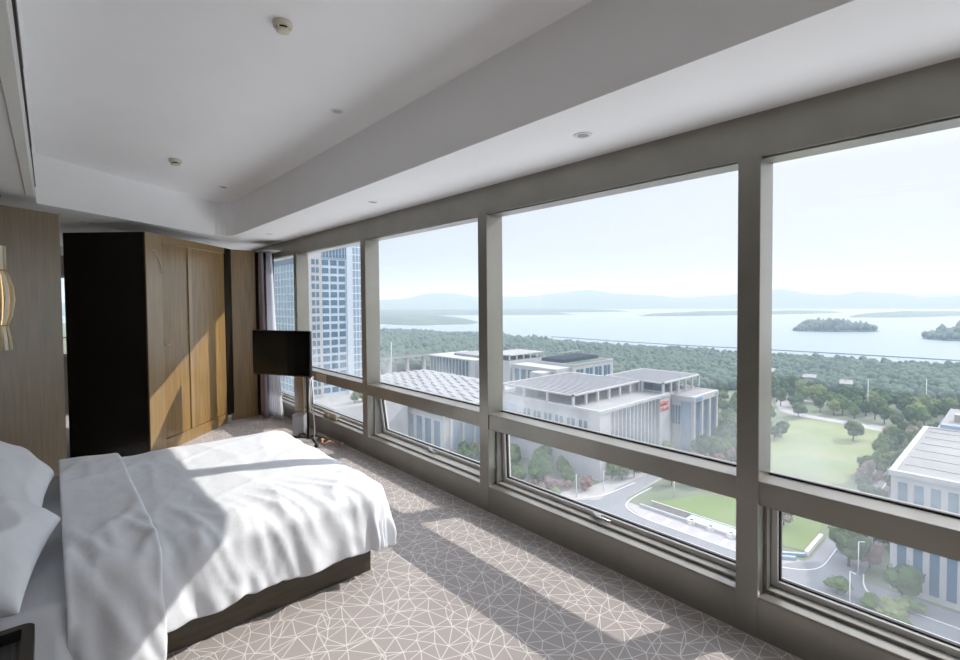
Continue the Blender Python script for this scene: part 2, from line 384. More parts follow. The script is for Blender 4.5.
# ================================================================== FURNITURE
# ---- bed
BX0, BX1, BY0, BY1, BZ = -.66, 1.475, 2.60, 4.38, .49
bed = empty('bed', (0, 0, 0), label='large double bed with white rumpled duvet and dark wood base', cat='bed')
box('bed_base', BX0, 2.615, 0, 1.417, 4.36, .24, M_base, bed, bev=.004)
b = BM(); bx(b, BX0, BY0+.02, .24, BX1-.02, BY1-.02, BZ-.035, .05); mesh_obj('mattress', b, M_linen, bed, smooth=True)
def fbm(x, y, s=1.0): return noise.fractal(Vector((x*s, y*s, 3.1)), 1.0, 2.0, 4)
def ridge(x, y, s): 
    v = noise.noise(Vector((x*s, y*s, 7.7))); return (1-abs(v)*2)**3 if abs(v) < .5 else 0
def cloth(name, x0, x1, zt, hem_near, hem_far, hem_foot, m_, par, seed=0, step=.02, amp=1.0, puff=.03, thick=.012, foot=True, sheet_w=0):
    """white cloth laid on the bed, hanging over its sides; the hem lengths are cloth lengths past the edge"""
    rx1, ry0, ry1 = BX1, BY0, BY1; rc = .10; r = .055
    ext = hem_foot if foot else 0
    nxs = int((x1-x0+ext)/step); nys = int((ry1-ry0+hem_near+hem_far)/step)
    b = BM(); grid = []
    for i in range(nxs+1):
        row = []
        u = x0 + (x1-x0+ext)*i/nxs
        for j in range(nys+1):
            v = ry0-hem_near + (ry1-ry0+hem_near+hem_far)*j/nys
            # edge lines waver a little
            du = max(0, u-(rx1-rc)) if foot else 0
            dn = max(0, (ry0+rc)-v); df = max(0, v-(ry1-rc)); dv = max(dn, df); sg = -1 if dn > 0 else 1
            cx_ = min(u, rx1-rc) if foot else u; cy_ = min(max(v, ry0+rc), ry1-rc)
            if du == 0 and dv == 0:
                d = -1; n2 = Vector((0, 0)); s = u+v
            elif du == 0: n2 = Vector((0, sg)); d = dv-rc; s = sg*u
            elif dv == 0: n2 = Vector((1, 0)); d = du-rc; s = v+5
            else:
                th = math.atan2(dv, du); n2 = Vector((math.cos(th), sg*math.sin(th)))
                d = max(du, dv)*(1+.10*math.sin(2*th))-rc; s = sg*(u) + th*.25
            near = max(0, 1-(v-ry0)/.75) if v > ry0 else 1
            cz = noise.noise(Vector(((u+.30*v)*10, v*1.7+seed, seed))); cz = (1-min(1, abs(2.2*cz)))**2
            ramp = max(0, min(1, (ry0+.50-v)/.42))
            wr = .015*amp*ramp*cz + .010*fbm(u+seed, v, 1.6)*amp + amp*(.006+.014*near*near)*ridge(u*1.5+seed-v*.25, v*.45+u*.35, 3.2) + .006*amp*ridge(u*.5+seed, v*2.2-u, 2.0)
            pf = puff*(1-max(0, min(1, -min(d, 0)/.5 if d < 0 and d > -1 else (0 if d >= 0 else 1))))
            ztop = zt + wr
            if d <= 0:
                dd = d if d > -1 else -.5
                if d > -1: px, py = cx_+n2.x*(d+rc), cy_+n2.y*(d+rc)
                else: px, py = u, v
                # distance to the nearest open edge rounds the top
                e = min((rx1-px) if foot else 9, py-ry0, ry1-py)
                drop = .028*math.exp(-max(e, 0)/.10)
                row.append(b.verts.new((px, py, ztop-drop)))
            else:
                base = Vector((cx_+n2.x*rc, cy_+n2.y*rc)); z0 = ztop-.028
                if d < r*math.pi/2:
                    o_, zz = r*math.sin(d/r), z0-r*(1-math.cos(d/r)); h = 0
                else:
                    h = d-r*math.pi/2; o_, zz = r+.07*h, z0-r-h
                k = min(1, d/.30)
                corner = (du > 0 and dv > 0)
                fl = math.sin(s*21+1.3*math.sin(s*5+seed)+seed*3)*.5 + .6*math.sin(s*47+2*math.sin(s*9)) * .5 + .9*noise.noise(Vector((s*7, d*2.2, seed)))
                A = (.022 if not corner else .045)*amp*k*k
                o_ += A*fl*1.0 + (.006 if foot else .034) + .016*amp*cz*min(1, d/.08)
                sh = .02*k*noise.noise(Vector((s*5, d*4, 9+seed)))
                t2 = Vector((-n2.y, n2.x))
                p = base + n2*o_ + t2*sh
                zz += .018*k*noise.noise(Vector((s*3, 0, 4+seed)))
                row.append(b.verts.new((p.x, p.y, max(zz, .012))))
        grid.append(row)
    for i in range(nxs):
        for j in range(nys):
            f = b.faces.new((grid[i][j], grid[i+1][j], grid[i+1][j+1], grid[i][j+1])); f.smooth = True
    o = mesh_obj(name, b, m_, par, smooth=True)
    so = o.modifiers.new('t', 'SOLIDIFY'); so.thickness = thick; so.offset = 0
    ss = o.modifiers.new('s', 'SUBSURF'); ss.levels = 1; ss.render_levels = 1
    return o
cloth('duvet', .16, BX1, .522, .355, .40, .36, M_linen, bed, seed=1.0, amp=1.0)
cloth('folded_duvet_top', .015, .345, .562, .56, .36, 0, M_linen, bed, seed=4.2, amp=1.35, foot=False, thick=.02)
cloth('fitted_sheet', BX0+.01, .10, .470, .30, .30, 0, M_linen, bed, seed=8.0, amp=.3, foot=False, thick=.004)

def pillow(name, w, h, t, seed, label):
    b = BM(); n = 34; top = {}; bot = {}
    for i in range(n+1):
        for j in range(n+1):
            a = -1+2*i/n; c = -1+2*j/n
            e = (max(0, 1-abs(a)**2.4)*max(0, 1-abs(c)**2.4))**.5
            kx = 1-.10*(1-abs(c)**2)*abs(a)**4*0 - .07*(1-c*c)*abs(a); ky = 1-.07*(1-a*a)*abs(c)
            x = a*w/2*kx; y = c*h/2*ky
            wr = .022*noise.noise(Vector((a*2.2+seed, c*2.2, seed)))*e + .014*ridge(a*.9+seed, c*.9, 2.4)*e
            top[i, j] = b.verts.new((x, y, t/2*e+wr+.002)); 
            bot[i, j] = top[i, j] if i in (0, n) or j in (0, n) else b.verts.new((x, y, -t/2*e*.8-.002))
    for i in range(n):
        for j in range(n):
            b.faces.new((top[i, j], top[i+1, j], top[i+1, j+1], top[i, j+1])); b.faces.new((bot[i, j], bot[i, j+1], bot[i+1, j+1], bot[i+1, j]))
    o = mesh_obj(name, b, M_linen, smooth=True)
    ss = o.modifiers.new('s', 'SUBSURF'); ss.levels = 1; ss.render_levels = 1
    tag(o, label, 'pillow', 'white pillows at the head of the bed')
    return o
p1 = pillow('pillow', .62, .84, .34, 2.0, 'white pillow leaning at the far side of the bed head')
p1.location = (-.30, 3.60, .70); p1.rotation_euler = (math.radians(4), math.radians(32), math.radians(-3))
p2 = pillow('pillow', .58, .84, .30, 5.0, 'white pillow with pointed corner at the near side of the bed head')
p2.location = (-.31, 2.76, .655); p2.rotation_euler = (math.radians(2), math.radians(20), math.radians(-8))

# ---- bedside table with a black rimmed tray top
ns = empty('bedside_table', (-.065, 2.235, 0), label='black rimmed bedside table beside the near side of the bed', cat='bedside table')
b = BM(); bx(b, -.56, -.46, .04, -.02, -.02, .50, .006); mesh_obj('body', b, M_black, ns)
b = BM()
def rim(b, x0, y0, x1, y1, z0, z1, t, rr=.035):
    def loop(o_):
        L = []
        for (cx, cy, a0) in ((x1-rr, y1-rr, 0), (x0+rr, y1-rr, 90), (x0+rr, y0+rr, 180), (x1-rr, y0+rr, 270)):
            for k in range(7):
                a = math.radians(a0+90*k/6); L.append((cx+(rr-o_)*math.cos(a), cy+(rr-o_)*math.sin(a)))
        return L
    A, B_ = loop(0), loop(t); n = len(A)
    v = [[b.verts.new((x, y, z)) for x, y in Lp_] for Lp_, z in ((A, z0), (A, z1), (B_, z1), (B_, z0))]
    for q in range(4):
        for i in range(n): b.faces.new((v[q][i], v[q][(i+1) % n], v[(q+1) % 4][(i+1) % n], v[(q+1) % 4][i]))
rim(b, -.58, -.48, 0, 0, .50, .545, .032); mesh_obj('rim', b, mat('black_leather_rim', (.018, .016, .015), .35), ns)
box('grey_inlay', -.55, -.45, .495, -.03, -.03, .508, mat('grey_brushed_top', (.16, .17, .19), .25, noise_amt=.5, noise_scale=6, stretch=(14, .3, 1), metal=.3), ns)
for xx in (-.50, -.10):
    for yy in (-.40, -.08): box('foot', xx-.02, yy-.02, 0, xx+.02, yy+.02, .042, M_black, ns)
rc_ = tag(box('remote_control', -.34, 2.05, .509, -.16, 2.085, .525, M_black, None, bev=.005), 'slim black remote control lying on the bedside table', 'remote control')

# ---- wall lamp of bent slats
lp = empty('wall_lamp', (0, 0, 0), label='wall lamp of bulging golden slats on the wood partition', cat='lamp')
e1 = Vector((math.cos(ang), math.sin(ang), 0)); nn = Vector((math.sin(ang), -math.cos(ang), 0))
LC = Vector((-.345, 5.028, 0)) + nn*.10
M_slat = mat('golden_slat', (.62, .50, .30), .4, noise_amt=.3, noise_scale=3)
M_slat2 = mat('pale_slat', (.70, .66, .56), .45)
prof = [(1.26, .075), (1.36, .070), (1.45, .058), (1.475, .056), (1.56, .080), (1.70, .098), (1.82, .090), (1.91, .070), (1.945, .056), (1.955, .055), (2.05, .056), (2.17, .056)]
prof = [(1.30+(z-1.26)*.83, r) for z, r in prof]
for k in range(14):
    a = 2*math.pi*k/14; b = BM(); d = Vector((math.cos(a), math.sin(a), 0)); t = Vector((-d.y, d.x, 0))
    rings = []
    for z, r in prof:
        c = LC + d*r + Vector((0, 0, z)); wd = .007+.006*(r/.1)
        rings.append([b.verts.new(c + t*sx*wd + d*sy*.0025) for sx, sy in ((-1,-1), (1,-1), (1,1), (-1,1))])
    for r0, r1 in zip(rings, rings[1:]):
        for q in range(4): b.faces.new((r0[q], r0[(q+1) % 4], r1[(q+1) % 4], r1[q]))
    b.faces.new(rings[0]); b.faces.new(rings[-1][::-1])
    mesh_obj('slat', b, M_slat if k % 3 else M_slat2, lp)
M_brass = mat('brass', (.5, .36, .15), .35, metal=1)
for z, r in ((prof[3][0], .058), (prof[9][0], .057)):
    b = BM()
    lathe(b, [(r-.002, z-.006), (r+.003, z-.006), (r+.003, z+.006), (r-.002, z+.006), (r-.002, z-.006)], (LC.x, LC.y, 0), 24)
    mesh_obj('binding_ring', b, M_brass, lp)
b = BM(); lathe(b, [(.0, 1.47), (.022, 1.47), (.026, 1.6), (.022, 1.85), (0, 1.86)], (LC.x, LC.y, 0), 16)
M_glow = mat('warm_lamp_tube', (1, .85, .6), .5); bb = M_glow.node_tree.nodes['Principled BSDF']; bb.inputs['Emission Color'].default_value = (1, .74, .42, 1); bb.inputs['Emission Strength'].default_value = 2.5
mesh_obj('lamp_tube', b, M_glow, lp)
b = BM(); tube(b, [LC+Vector((0, 0, 1.88)), LC+Vector((0, 0, 2.02))-nn*.0, LC+Vector((0, 0, 2.02))-nn*.101], .008); mesh_obj('bracket', b, M_steel, lp); b = BM(); tube(b, [LC+Vector((0, 0, 1.42)), LC+Vector((0, 0, 1.42))-nn*.101], .008)
mesh_obj('bracket', b, M_steel, lp)

# ---- television on a wheeled stand
A_, B_ = Vector((2.20, 5.40)), Vector((1.816, 6.19))
tv_c = (A_+B_)/2; ta = math.atan2((B_-A_).y, (B_-A_).x); tw = (B_-A_).length
tv = empty('television', (tv_c.x, tv_c.y, 1.04), ta, label='black flat television mounted low on a stand by the curtain', cat='television')
# local +y points away from the room side; screen faces local +y? (camera side is local +y when ta>90deg)
th = .265
b = BM(); bx(b, -tw/2, -.035, -th, tw/2, .0, th, .006); mesh_obj('housing', b, M_black, tv)
b = BM(); bx(b, -tw/2+.012, -.0005, -th+.018, tw/2-.012, .003, th-.012); mesh_obj('screen', b, mat('tv_screen', (.006, .007, .007), .15, spec=.3), tv)
b = BM(); bx(b, -.20, -.065, -.16, .20, -.034, .14, .01); mesh_obj('rear_cover', b, M_black, tv)
sd = empty('television_stand', (2.165, 5.52, 0), ta, label='dark slim pole stand under the television beside the windows', cat='television stand')
b = BM(); tube(b, [(0, -.06, .04), (0, -.06, 1.15)], .012, 12); mesh_obj('pole', b, M_black, sd)
b = BM(); bx(b, -.0, -.075, .98, .46, -.05, 1.06, .004); mesh_obj('arm', b, M_black, sd)
for k, (dx, dy) in enumerate(((.24, .20), (-.24, .14), (.22, -.10), (-.16, -.08))):
    b = BM(); tube(b, [(0, -.06, .06), (dx*.5, -.06+dy*.5, .075), (dx, -.06+dy, .045)], [.016, .014, .012], 8); lg = mesh_obj('leg', b, M_black, sd)
    b = BM(); lathe(b, [(0, -.022), (.018, -.018), (.022, 0), (.018, .018), (0, .022)], (0, 0, 0), 12); c = mesh_obj('caster', b, M_black, lg); c.location = (dx, -.06+dy, .022)
b = BM(); tube(b, [(2.225, 5.43, .78), (2.19, 5.40, .68), (2.17, 5.38, .52), (2.185, 5.385, .40), (2.235, 5.42, .34), (2.25, 5.43, .20), (2.23, 5.40, .03)], .006, 6)
tube(b, [(2.25, 5.45, .78), (2.215, 5.42, .6), (2.20, 5.41, .45), (2.26, 5.44, .33)], .005, 6)
tag(mesh_obj('cable', b, mat('white_cable', (.75, .75, .78), .5)), 'thin white cable looping down beside the television stand pole', 'cable')
b = BM()   # crumpled strap by the stand foot
cp = [(2.33+.11*math.sin(k*.9)*(.4+k*.05), 5.50-.045*k+.03*math.cos(k*1.7), .02+.035*abs(math.sin(k*1.15))) for k in range(11)]
tube(b, cp, [.014+.006*math.sin(k*2.1) for k in range(11)], 8)
tag(mesh_obj('cloth_strap', b, mat('pinkish_cloth', (.55, .33, .24), .8, noise_amt=.4, noise_scale=14, coords='Object')), 'crumpled pinkish tan strap on the carpet beside the television stand', 'strap')
# metal bin behind the stand
bn = empty('metal_bin', (2.26, 5.90, 0), math.radians(-40), label='small square metal bin standing behind the television stand', cat='bin')
b = BM(); bx(b, -.07, -.065, 0, .07, .065, .25, .006); mesh_obj('body', b, mat('brushed_metal', (.55, .56, .60), .35, metal=.4, noise_amt=.15, noise_scale=4), bn)
b = BM(); bx(b, -.074, -.069, .25, .074, .069, .265, .004); mesh_obj('lid', b, M_steel, bn)
# wood-coloured boards stand in for a warm reflection on the lower mullion
cb = empty('mullion_reflection_board', (W-.022, 6.30, 0), 0, label='two piece golden board standing for a warm reflection on the lower mullion behind the television', cat='board')
box('upper_reflection', 0, 0, .215, .016, .32, .66, M_wood2, cb, bev=.003); box('lower_reflection', 0, 0, 0, .018, .32, .208, M_wood2, cb, bev=.003)
# thin beige strips on transom and sill
M_beige = mat('beige_matte', (.62, .54, .43), .8)
for i, (ya_, yb_, za, zb, lab) in enumerate(((5.80, 5.92, .655, .74, 'upper of the beige strips on the transom, farther half'), (5.65, 5.79, .652, .74, 'beige strip on the transom, half nearer the camera'),
      (5.72, 5.86, .205, .27, 'beige strip on the window sill, farther half'), (5.50, 5.71, .205, .27, 'longer beige strip on the window sill, half nearer the camera'))):
    xo = W+.001 if za > .5 else W+.06
    tag(box('beige_strip', xo-.006 if za > .5 else xo, ya_, za, xo+.008, yb_, zb, M_beige), lab, 'paper strip', 'beige strips on the far window')

# ---- curtains
def curtain(name, x, ya_, yb_t, yb_b, z0, z1, folds, amp, m_, seed, lab, cat='curtain'):
    b = BM(); nu, nv = folds*10, 30; g = []
    for i in range(nu+1):
        row = []
        for j in range(nv+1):
            t = j/nv; z = z1+(z0-z1)*t; yb_ = yb_t+(yb_b-yb_t)*(t**1.5)
            y = ya_+(yb_-ya_)*i/nu
            a = amp*(.55+.45*t); ph = i/nu*folds*2*math.pi + .8*math.sin(t*2.2+seed)
            row.append(b.verts.new((x + a*math.sin(ph) + .012*noise.noise(Vector((i*.13, t*3, seed))), y + .25*a*math.cos(ph), z)))
        g.append(row)
    for i in range(nu):
        for j in range(nv): b.faces.new((g[i][j], g[i+1][j], g[i+1][j+1], g[i][j+1]))
    o = mesh_obj(name, b, m_, smooth=True); s = o.modifiers.new('t', 'SOLIDIFY'); s.thickness = .004
    return tag(o, lab, cat, 'curtains gathered at the far window')
curtain('drape', 2.27, 7.33, 7.20, 7.08, .012, 2.36, 4, .028, M_mauve, 1, 'dusky mauve drape gathered against the end wall')
# sheer that lets daylight through
nt = M_sheer.node_tree; pb = nt.nodes['Principled BSDF']; pb.inputs['Alpha'].default_value = .82; pb.inputs['Transmission Weight'].default_value = 0
tlc = nt.nodes.new('ShaderNodeBsdfTranslucent'); tlc.inputs[0].default_value = (.85, .87, .92, 1); mxs = nt.nodes.new('ShaderNodeMixShader'); mxs.inputs[0].default_value = .5
nt.links.new(pb.outputs[0], mxs.inputs[1]); nt.links.new(tlc.outputs[0], mxs.inputs[2]); nt.links.new(mxs.outputs[0], nt.nodes['Material Output'].inputs['Surface'])
curtain('sheer_curtain', 2.37, 7.32, 7.13, 6.78, .012, 2.36, 6, .03, M_sheer, 3, 'white sheer curtain gathered beside the mauve drape')
b = BM(); bx(b, 2.22, 6.9, 2.355, 2.45, 7.345, 2.37); mesh_obj('curtain_track', b, M_frame_d, kind=None); tag(bpy.data.objects['curtain_track'], 'dark curtain track above the gathered far curtains', 'curtain track')

# ---- ceiling fittings
def detector(x, y, s, lab):
    o = empty('smoke_detector', (x, y, ZT), 0, lab, 'smoke detector', 'smoke detectors on the tray ceiling')
    b = BM(); lathe(b, [(0, 0), (.062*s, 0), (.066*s, -.012*s), (.062*s, -.034*s), (.054*s, -.036*s), (0, -.036*s)]); mesh_obj('base', b, M_cream, o, smooth=False)
    b = BM(); lathe(b, [(.044*s, -.034*s), (.044*s, -.052*s), (0, -.052*s)]); mesh_obj('sensor_chamber', b, M_black, o)
    b = BM(); lathe(b, [(.0, -.050*s), (.047*s, -.050*s), (.044*s, -.062*s), (.030*s, -.068*s), (0, -.070*s)])
    for k in range(4):
        a = k*math.pi/2+.5; bx(b, .045*s*math.cos(a)-.004, .045*s*math.sin(a)-.004, -.056*s, .045*s*math.cos(a)+.004, .045*s*math.sin(a)+.004, -.032*s)
    mesh_obj('cap', b, M_cream, o)
detector(.835, 2.29, .66, 'round cream smoke detector on the tray ceiling, the larger one close to the camera')
detector(.87, 5.05, .8, 'small round cream smoke detector near the far end of the tray ceiling')
def downlight(x, y, z, r, lab, grp='recessed downlights', dark=.25):
    o = empty('downlight', (x, y, z), 0, lab, 'downlight', grp)
    b = BM(); lathe(b, [(r*.62, .0), (r*.62, -.004), (r*.9, -.006), (r, -.001), (r, 0)]); mesh_obj('trim_ring', b, mat('white_trim', (.75, .75, .75), .5), o)
    b = BM(); lathe(b, [(r*.62, -.003), (r*.5, -.002), (0, -.002)]); mesh_obj('lens', b, mat('grey_lens', (dark, dark, dark*1.05), .3), o)
downlight(2.116, 1.56, ZS, .05, 'round recessed downlight in the soffit above the windows, the one nearest the camera')
downlight(2.113, 3.764, ZS, .045, 'round recessed downlight in the soffit above the third window bay')
downlight(2.083, 6.29, ZS, .045, 'round recessed downlight in the soffit near the curtain', dark=.5)
downlight(1.478, 3.097, ZT, .045, 'round pale downlight on the tray ceiling between the detectors and soffit', dark=.45)
downlight(1.467, 5.90, ZT, .05, 'flat dark downlight at the far corner of the tray ceiling', dark=.1)
downlight(.62, 6.9, ZS, .06, 'pale round downlight in the soffit above the black closet face', dark=.7)
for x, y in ((.0, 6.05), (.28, 6.52)):
    for k in range(2):
        o = box('sprinkler_cover', x+.07*k-.02, y-.012+.05*k, ZS-.004, x+.07*k+.02, y+.012+.05*k, ZS, M_cream)
        tag(o, f"small flat cover in the soffit, {'right' if k else 'left'} one of the pair {'above the wood partition edge' if x < .1 else 'before the black closet face'}", 'ceiling cover', 'small ceiling covers by the partition')
tag(box('air_vent', -.36, 5.20, ZS-.02, -.265, 5.36, ZS, M_black, None, bev=.003), 'dark rectangular air vent in the soffit above the partition', 'air vent')
# ================================================================== OUTSIDE, twenty floors below
G = -70.0
def gmat(name, col, col2=None, sc=.05, rough=.9, amt=.15): return mat(name, col, rough, noise_amt=amt, noise_scale=sc, col2=col2, spec=.2)
M_soil = gmat('campus_ground', (.16, .17, .13), (.10, .13, .07), .03)
M_plaza = gmat('pale_paving', (.32, .31, .30), (.26, .25, .245), .12)
M_asph = gmat('grey_asphalt', (.20, .205, .22), (.16, .165, .18), .1)
M_kerb = mat('white_kerb', (.55, .55, .56), .8)
M_lawn = gmat('lawn_grass', (.13, .18, .065), (.20, .21, .11), .045)
M_lawn2 = gmat('bright_lawn_grass', (.12, .165, .065), (.15, .19, .08), .1)
M_water = mat('lake_water', (.15, .20, .235), .38, spec=.8, bump=.0)
M_pool = mat('pool_water', (.30, .40, .45), .15, spec=.8)
M_conc = gmat('white_concrete', (.38, .38, .39), (.34, .335, .345), .2)
M_roofc = gmat('pale_roof', (.25, .245, .245), (.20, .20, .205), .08)
M_win = mat('blue_window_glass', (.05, .11, .17), .12, spec=.8)
M_win2 = mat('pale_blue_curtain_wall', (.23, .30, .37), .2, spec=.7)
M_darkslat = mat('dark_slat', (.035, .04, .05), 1.0, spec=0)
M_forest = gmat('forest_leaves', (.06, .092, .072), (.10, .13, .10), .035)
M_hill = gmat('hill_woodland', (.05, .09, .05), (.07, .11, .06), .002)

def flat(name, pts, z, m, kind='structure', **k):
    b = BM(); poly(b, pts, G+z); o = mesh_obj(name, b, m, kind=kind); return tag(o, **k)
flat('ground', [(-400, -900), (640, -900), (640, 60), (620, 250), (610, 420), (640, 650), (600, 1300), (560, 2600), (-1500, 2600), (-1500, 600), (-400, 600)], 0, M_soil)
flat('lake', [(300, -3000), (9000, -3000), (9000, 9000), (-3000, 9000), (-3000, 1200), (300, 1200)], -.8, M_water)
M_bounce = gmat('white_bounce_surface', (.72, .72, .71), (.66, .66, .65), .1)
b = BM(); bx(b, W+.6, -220, G, 88, 190, -46); mesh_obj('bounce_podium', b, M_bounce, kind='structure')   # unseen white block, added to bounce daylight up onto the ceiling
flat('plaza_paving', [(90, 20), (152, 20), (152, 95), (182, 96), (190, 110), (152, 110.5), (120, 132), (90, 132)], .05, M_plaza)
flat('road_surface', [(100, -60), (152, -60), (152, 27), (260, 27), (260, 38.5), (154, 38.5), (144, 44), (144, 84), (147, 91), (155, 95), (178, 97), (210, 96), (210, 102), (160, 103), (146, 101), (134, 112), (120, 118), (100, 118)], .10, M_asph)
flat('parking_paving', [(144.2, 44), (151, 44), (151, 90), (148, 90), (144.2, 83)], .14, gmat('parking_pavers', (.33, .31, .32), (.28, .27, .28), .3))
def line(name, pts, w, z, m, h=.12, **k):
    for _ in range(3 if len(pts) > 2 else 0):      # round the corners
        q = [pts[0]]
        for p0, p1 in zip(pts, pts[1:]):
            q += [(p0[0]*.75+p1[0]*.25, p0[1]*.75+p1[1]*.25), (p0[0]*.25+p1[0]*.75, p0[1]*.25+p1[1]*.75)]
        pts = q+[pts[-1]]
    b = BM(); n = len(pts); L = []; R = []
    for i, p in enumerate(pts):
        a = Vector(pts[max(i-1, 0)]); c = Vector(pts[min(i+1, n-1)]); t = (c-a).normalized(); q = Vector((-t.y, t.x))*w/2; p = Vector(p)
        L.append(p+q); R.append(p-q)
    for i in range(n-1):
        vs = [b.verts.new((q.x, q.y, zz)) for zz in (G+z, G+z+h) for q in (L[i], L[i+1], R[i+1], R[i])]
        for f in ((0,1,2,3), (7,6,5,4), (0,4,5,1), (1,5,6,2), (2,6,7,3), (3,7,4,0)): b.faces.new([vs[j] for j in f])
    bmesh.ops.recalc_face_normals(b, faces=b.faces)
    o = mesh_obj(name, b, m, kind='structure'); return tag(o, **k)
line('kerb_1', [(144.1, 46), (144.1, 75), (144.1, 83), (146, 89), (149, 92.5), (157, 94), (170, 94)], .35, .1, M_kerb)
line('kerb_2', [(143, 46), (144.2, 42.5), (146, 39), (149, 36.3), (153, 35), (160, 35), (185, 35), (240, 35)], .3, .1, M_kerb)
line('kerb_3', [(170, 101), (160, 101.5), (150, 102), (142, 106)], .35, .1, M_kerb)
line('kerb_4', [(156, 27), (150, 26), (146, 24), (145, 20), (145, -20)], .3, .1, M_kerb)
line('kerb_5', [(159, 88), (159, 50)], .4, .1, M_kerb)
line('path_surface_1', [(336, 50), (341, 62), (342, 80), (346, 97), (362, 106), (386, 112)], 9, .12, M_plaza, .05)
line('path_surface_2', [(392, 62), (394, 92), (398, 120)], 5, .12, M_plaza, .05)
line('path_surface_3', [(344, 58), (340, 30), (338, -10)], 7, .13, M_plaza, .05)
flat('lawn', [(205, 60), (216, 70), (254, 83), (290, 90), (322, 92), (334, 86), (336, 50), (300, 46), (262, 45), (228, 46)], .16, M_lawn)
flat('lawn', [(159.5, 87), (159.5, 55), (157, 49), (158, 40.6), (171, 41), (185, 42), (192, 60), (182, 70), (177, 78), (167, 82)], .16, M_lawn2)
flat('pool_water', [(152.4, 56), (158.2, 56), (158.2, 73), (152.4, 73)], .18, M_pool)
flat('planter_soil', [(152.4, 73.5), (158.2, 73.5), (157.5, 86), (153, 86)], .2, gmat('planter_soil', (.09, .085, .085), (.13, .12, .12), .4))
# parking stripes: one countable stripe each
sp0 = None
for k, yy in enumerate((82, 76, 70, 64, 58, 52)):
    b = BM(); bx(b, 144.8, yy-.55, G+.15, 149.2, yy+.55, G+.17)
    tag(mesh_obj('parking_stripe', b, M_kerb), f"white parking stripe, {('first','second','third','fourth','fifth','sixth')[k]} from the road bend", 'road marking', 'white parking stripes')
gw = empty('garden_wall', (151.6, 56, G), 0, 'long low white wall with square piers between parking strip and pool', 'wall')
box('wall_body', -.35, -4, 0, .35, 32, 1.1, M_conc, gw)
for yy in (2, 8, 14):
    b = BM(); bx(b, -1.2, yy-.5, 0, 1.2, yy+.5, 1.5); bx(b, -.5, yy-1.2, 0, .5, yy+1.2, 1.5); mesh_obj('pier', b, M_kerb, gw)
gw2 = empty('ramp_wall', (156, 39.3, G), 0, 'white L shaped low wall at the corner of the near grass by the road', 'wall')
box('wall_body', 0, 0, 0, 15, .9, 1.3, M_kerb, gw2)
for i, (xa, ya, xb, yb, lab) in enumerate(((149.5, 47, 155.5, 39.8, 'pale blue stair ramp edge nearest the corner of the near grass'), (147.5, 46.5, 151.5, 41, 'pale stair ramp edge farther from the near grass, beside the paving'))):
    line('ramp_kerb', [(xa, ya), (xb, yb)], .9, .1, M_win2, .8); o = bpy.data.objects[-1] if False else COL.objects[-1]; o['kind'] = 'thing'; tag(o, lab, 'ramp edge')

# ---- buildings
def bparts(root, name, x0, y0, z0, x1, y1, z1, m, bev=0):
    o = root.location
    return box(name, x0-o.x, y0-o.y, z0-o.z, x1-o.x, y1-o.y, z1-o.z, m, root, bev)
def canopy(root, x0, y0, x1, y1, z, zr, nsl, ns=6, m=None, th=.7):
    """white edged roof of parallel slats on posts"""
    o = root.location; b = BM()
    for q in ((x0, y0, x1, y0+1), (x0, y1-1, x1, y1), (x0, y0, x0+1, y1), (x1-1, y0, x1, y1)): bx(b, q[0]-o.x, q[1]-o.y, z-th-o.z, q[2]-o.x, q[3]-o.y, z-o.z)
    mesh_obj('canopy_frame', b, M_conc, root)
    b = BM(); st = (x1-x0-2)/nsl
    for k in range(nsl):
        xa = x0+1+st*k
        vs = bx(b, xa-o.x, y0+1-o.y, z-.2-o.z, xa+st*.62-o.x, y1-1-o.y, z-.05-o.z)
    mesh_obj('gap_slats', b, m or M_darkslat, root)  # default dark colour stands for shade seen through gaps between white slats
    b = BM()
    for k in range(nsl): xa = x0+1+st*k+st*.63; bx(b, xa-o.x, y0+1-o.y, z-.2-o.z, xa+st*.36-o.x, y1-1-o.y, z-.04-o.z)
    mesh_obj('white_slats', b, M_conc, root)
    for k in range(ns+1):
        xa = x0+.2+(x1-x0-1.4)*k/ns
        bparts(root, 'post', xa, y0+.1, zr, xa+1, y0+1.0, z-th, M_conc)
    for k in range(1, 4):
        ya = y0+(y1-y0-1)*k/3
        bparts(root, 'post', x0+.1, ya, zr, x0+1, ya+1, z-th, M_conc)
def parapet(root, x0, y0, x1, y1, z, h=1.0, t=.8, m=None):
    o = root.location; b = BM()
    for q in ((x0, y0, x1, y0+t), (x0, y1-t, x1, y1), (x0, y0+t, x0+t, y1-t), (x1-t, y0+t, x1, y1-t)): bx(b, q[0]-o.x, q[1]-o.y, z-o.z, q[2]-o.x, q[3]-o.y, z+h-o.z)
    return mesh_obj('parapet', b, m or M_conc, root)

ZA = -42.6
# conference building A
A = empty('conference_building', (161, 111, G), 0, 'large white conference building with red signs and slatted canopy roof', 'building')
b = BM(); o = A.location
poly(b, [(0, 0), (7.5, 0), (7.5, 2.5), (47, 2.5), (47, 0), (56, 0), (56, 60), (0, 60)], 0, ZA-G); mesh_obj('body', b, M_conc, A)
bparts(A, 'roof_slab', 160.6, 110.5, ZA-.6, 217.4, 171.4, ZA, M_conc); parapet(A, 160.6, 110.5, 217.4, 171.4, ZA, .7, 1.0)
bparts(A, 'roof_deck', 162, 112, ZA, 216, 170, ZA+.15, M_roofc)
bparts(A, 'glass_front', 168.6, 112.9, G+1, 207.9, 113.45, ZA-.6, M_win)
for k in range(13):
    xa = 169.6+k*3.0
    bparts(A, 'fin', xa, 112.0, G+.5, xa+.7, 113.2, ZA-.6, M_conc)
bparts(A, 'entrance_recess', 168.7, 112.6, -52.5, 176, 112.95, ZA-1.5, M_roofc)
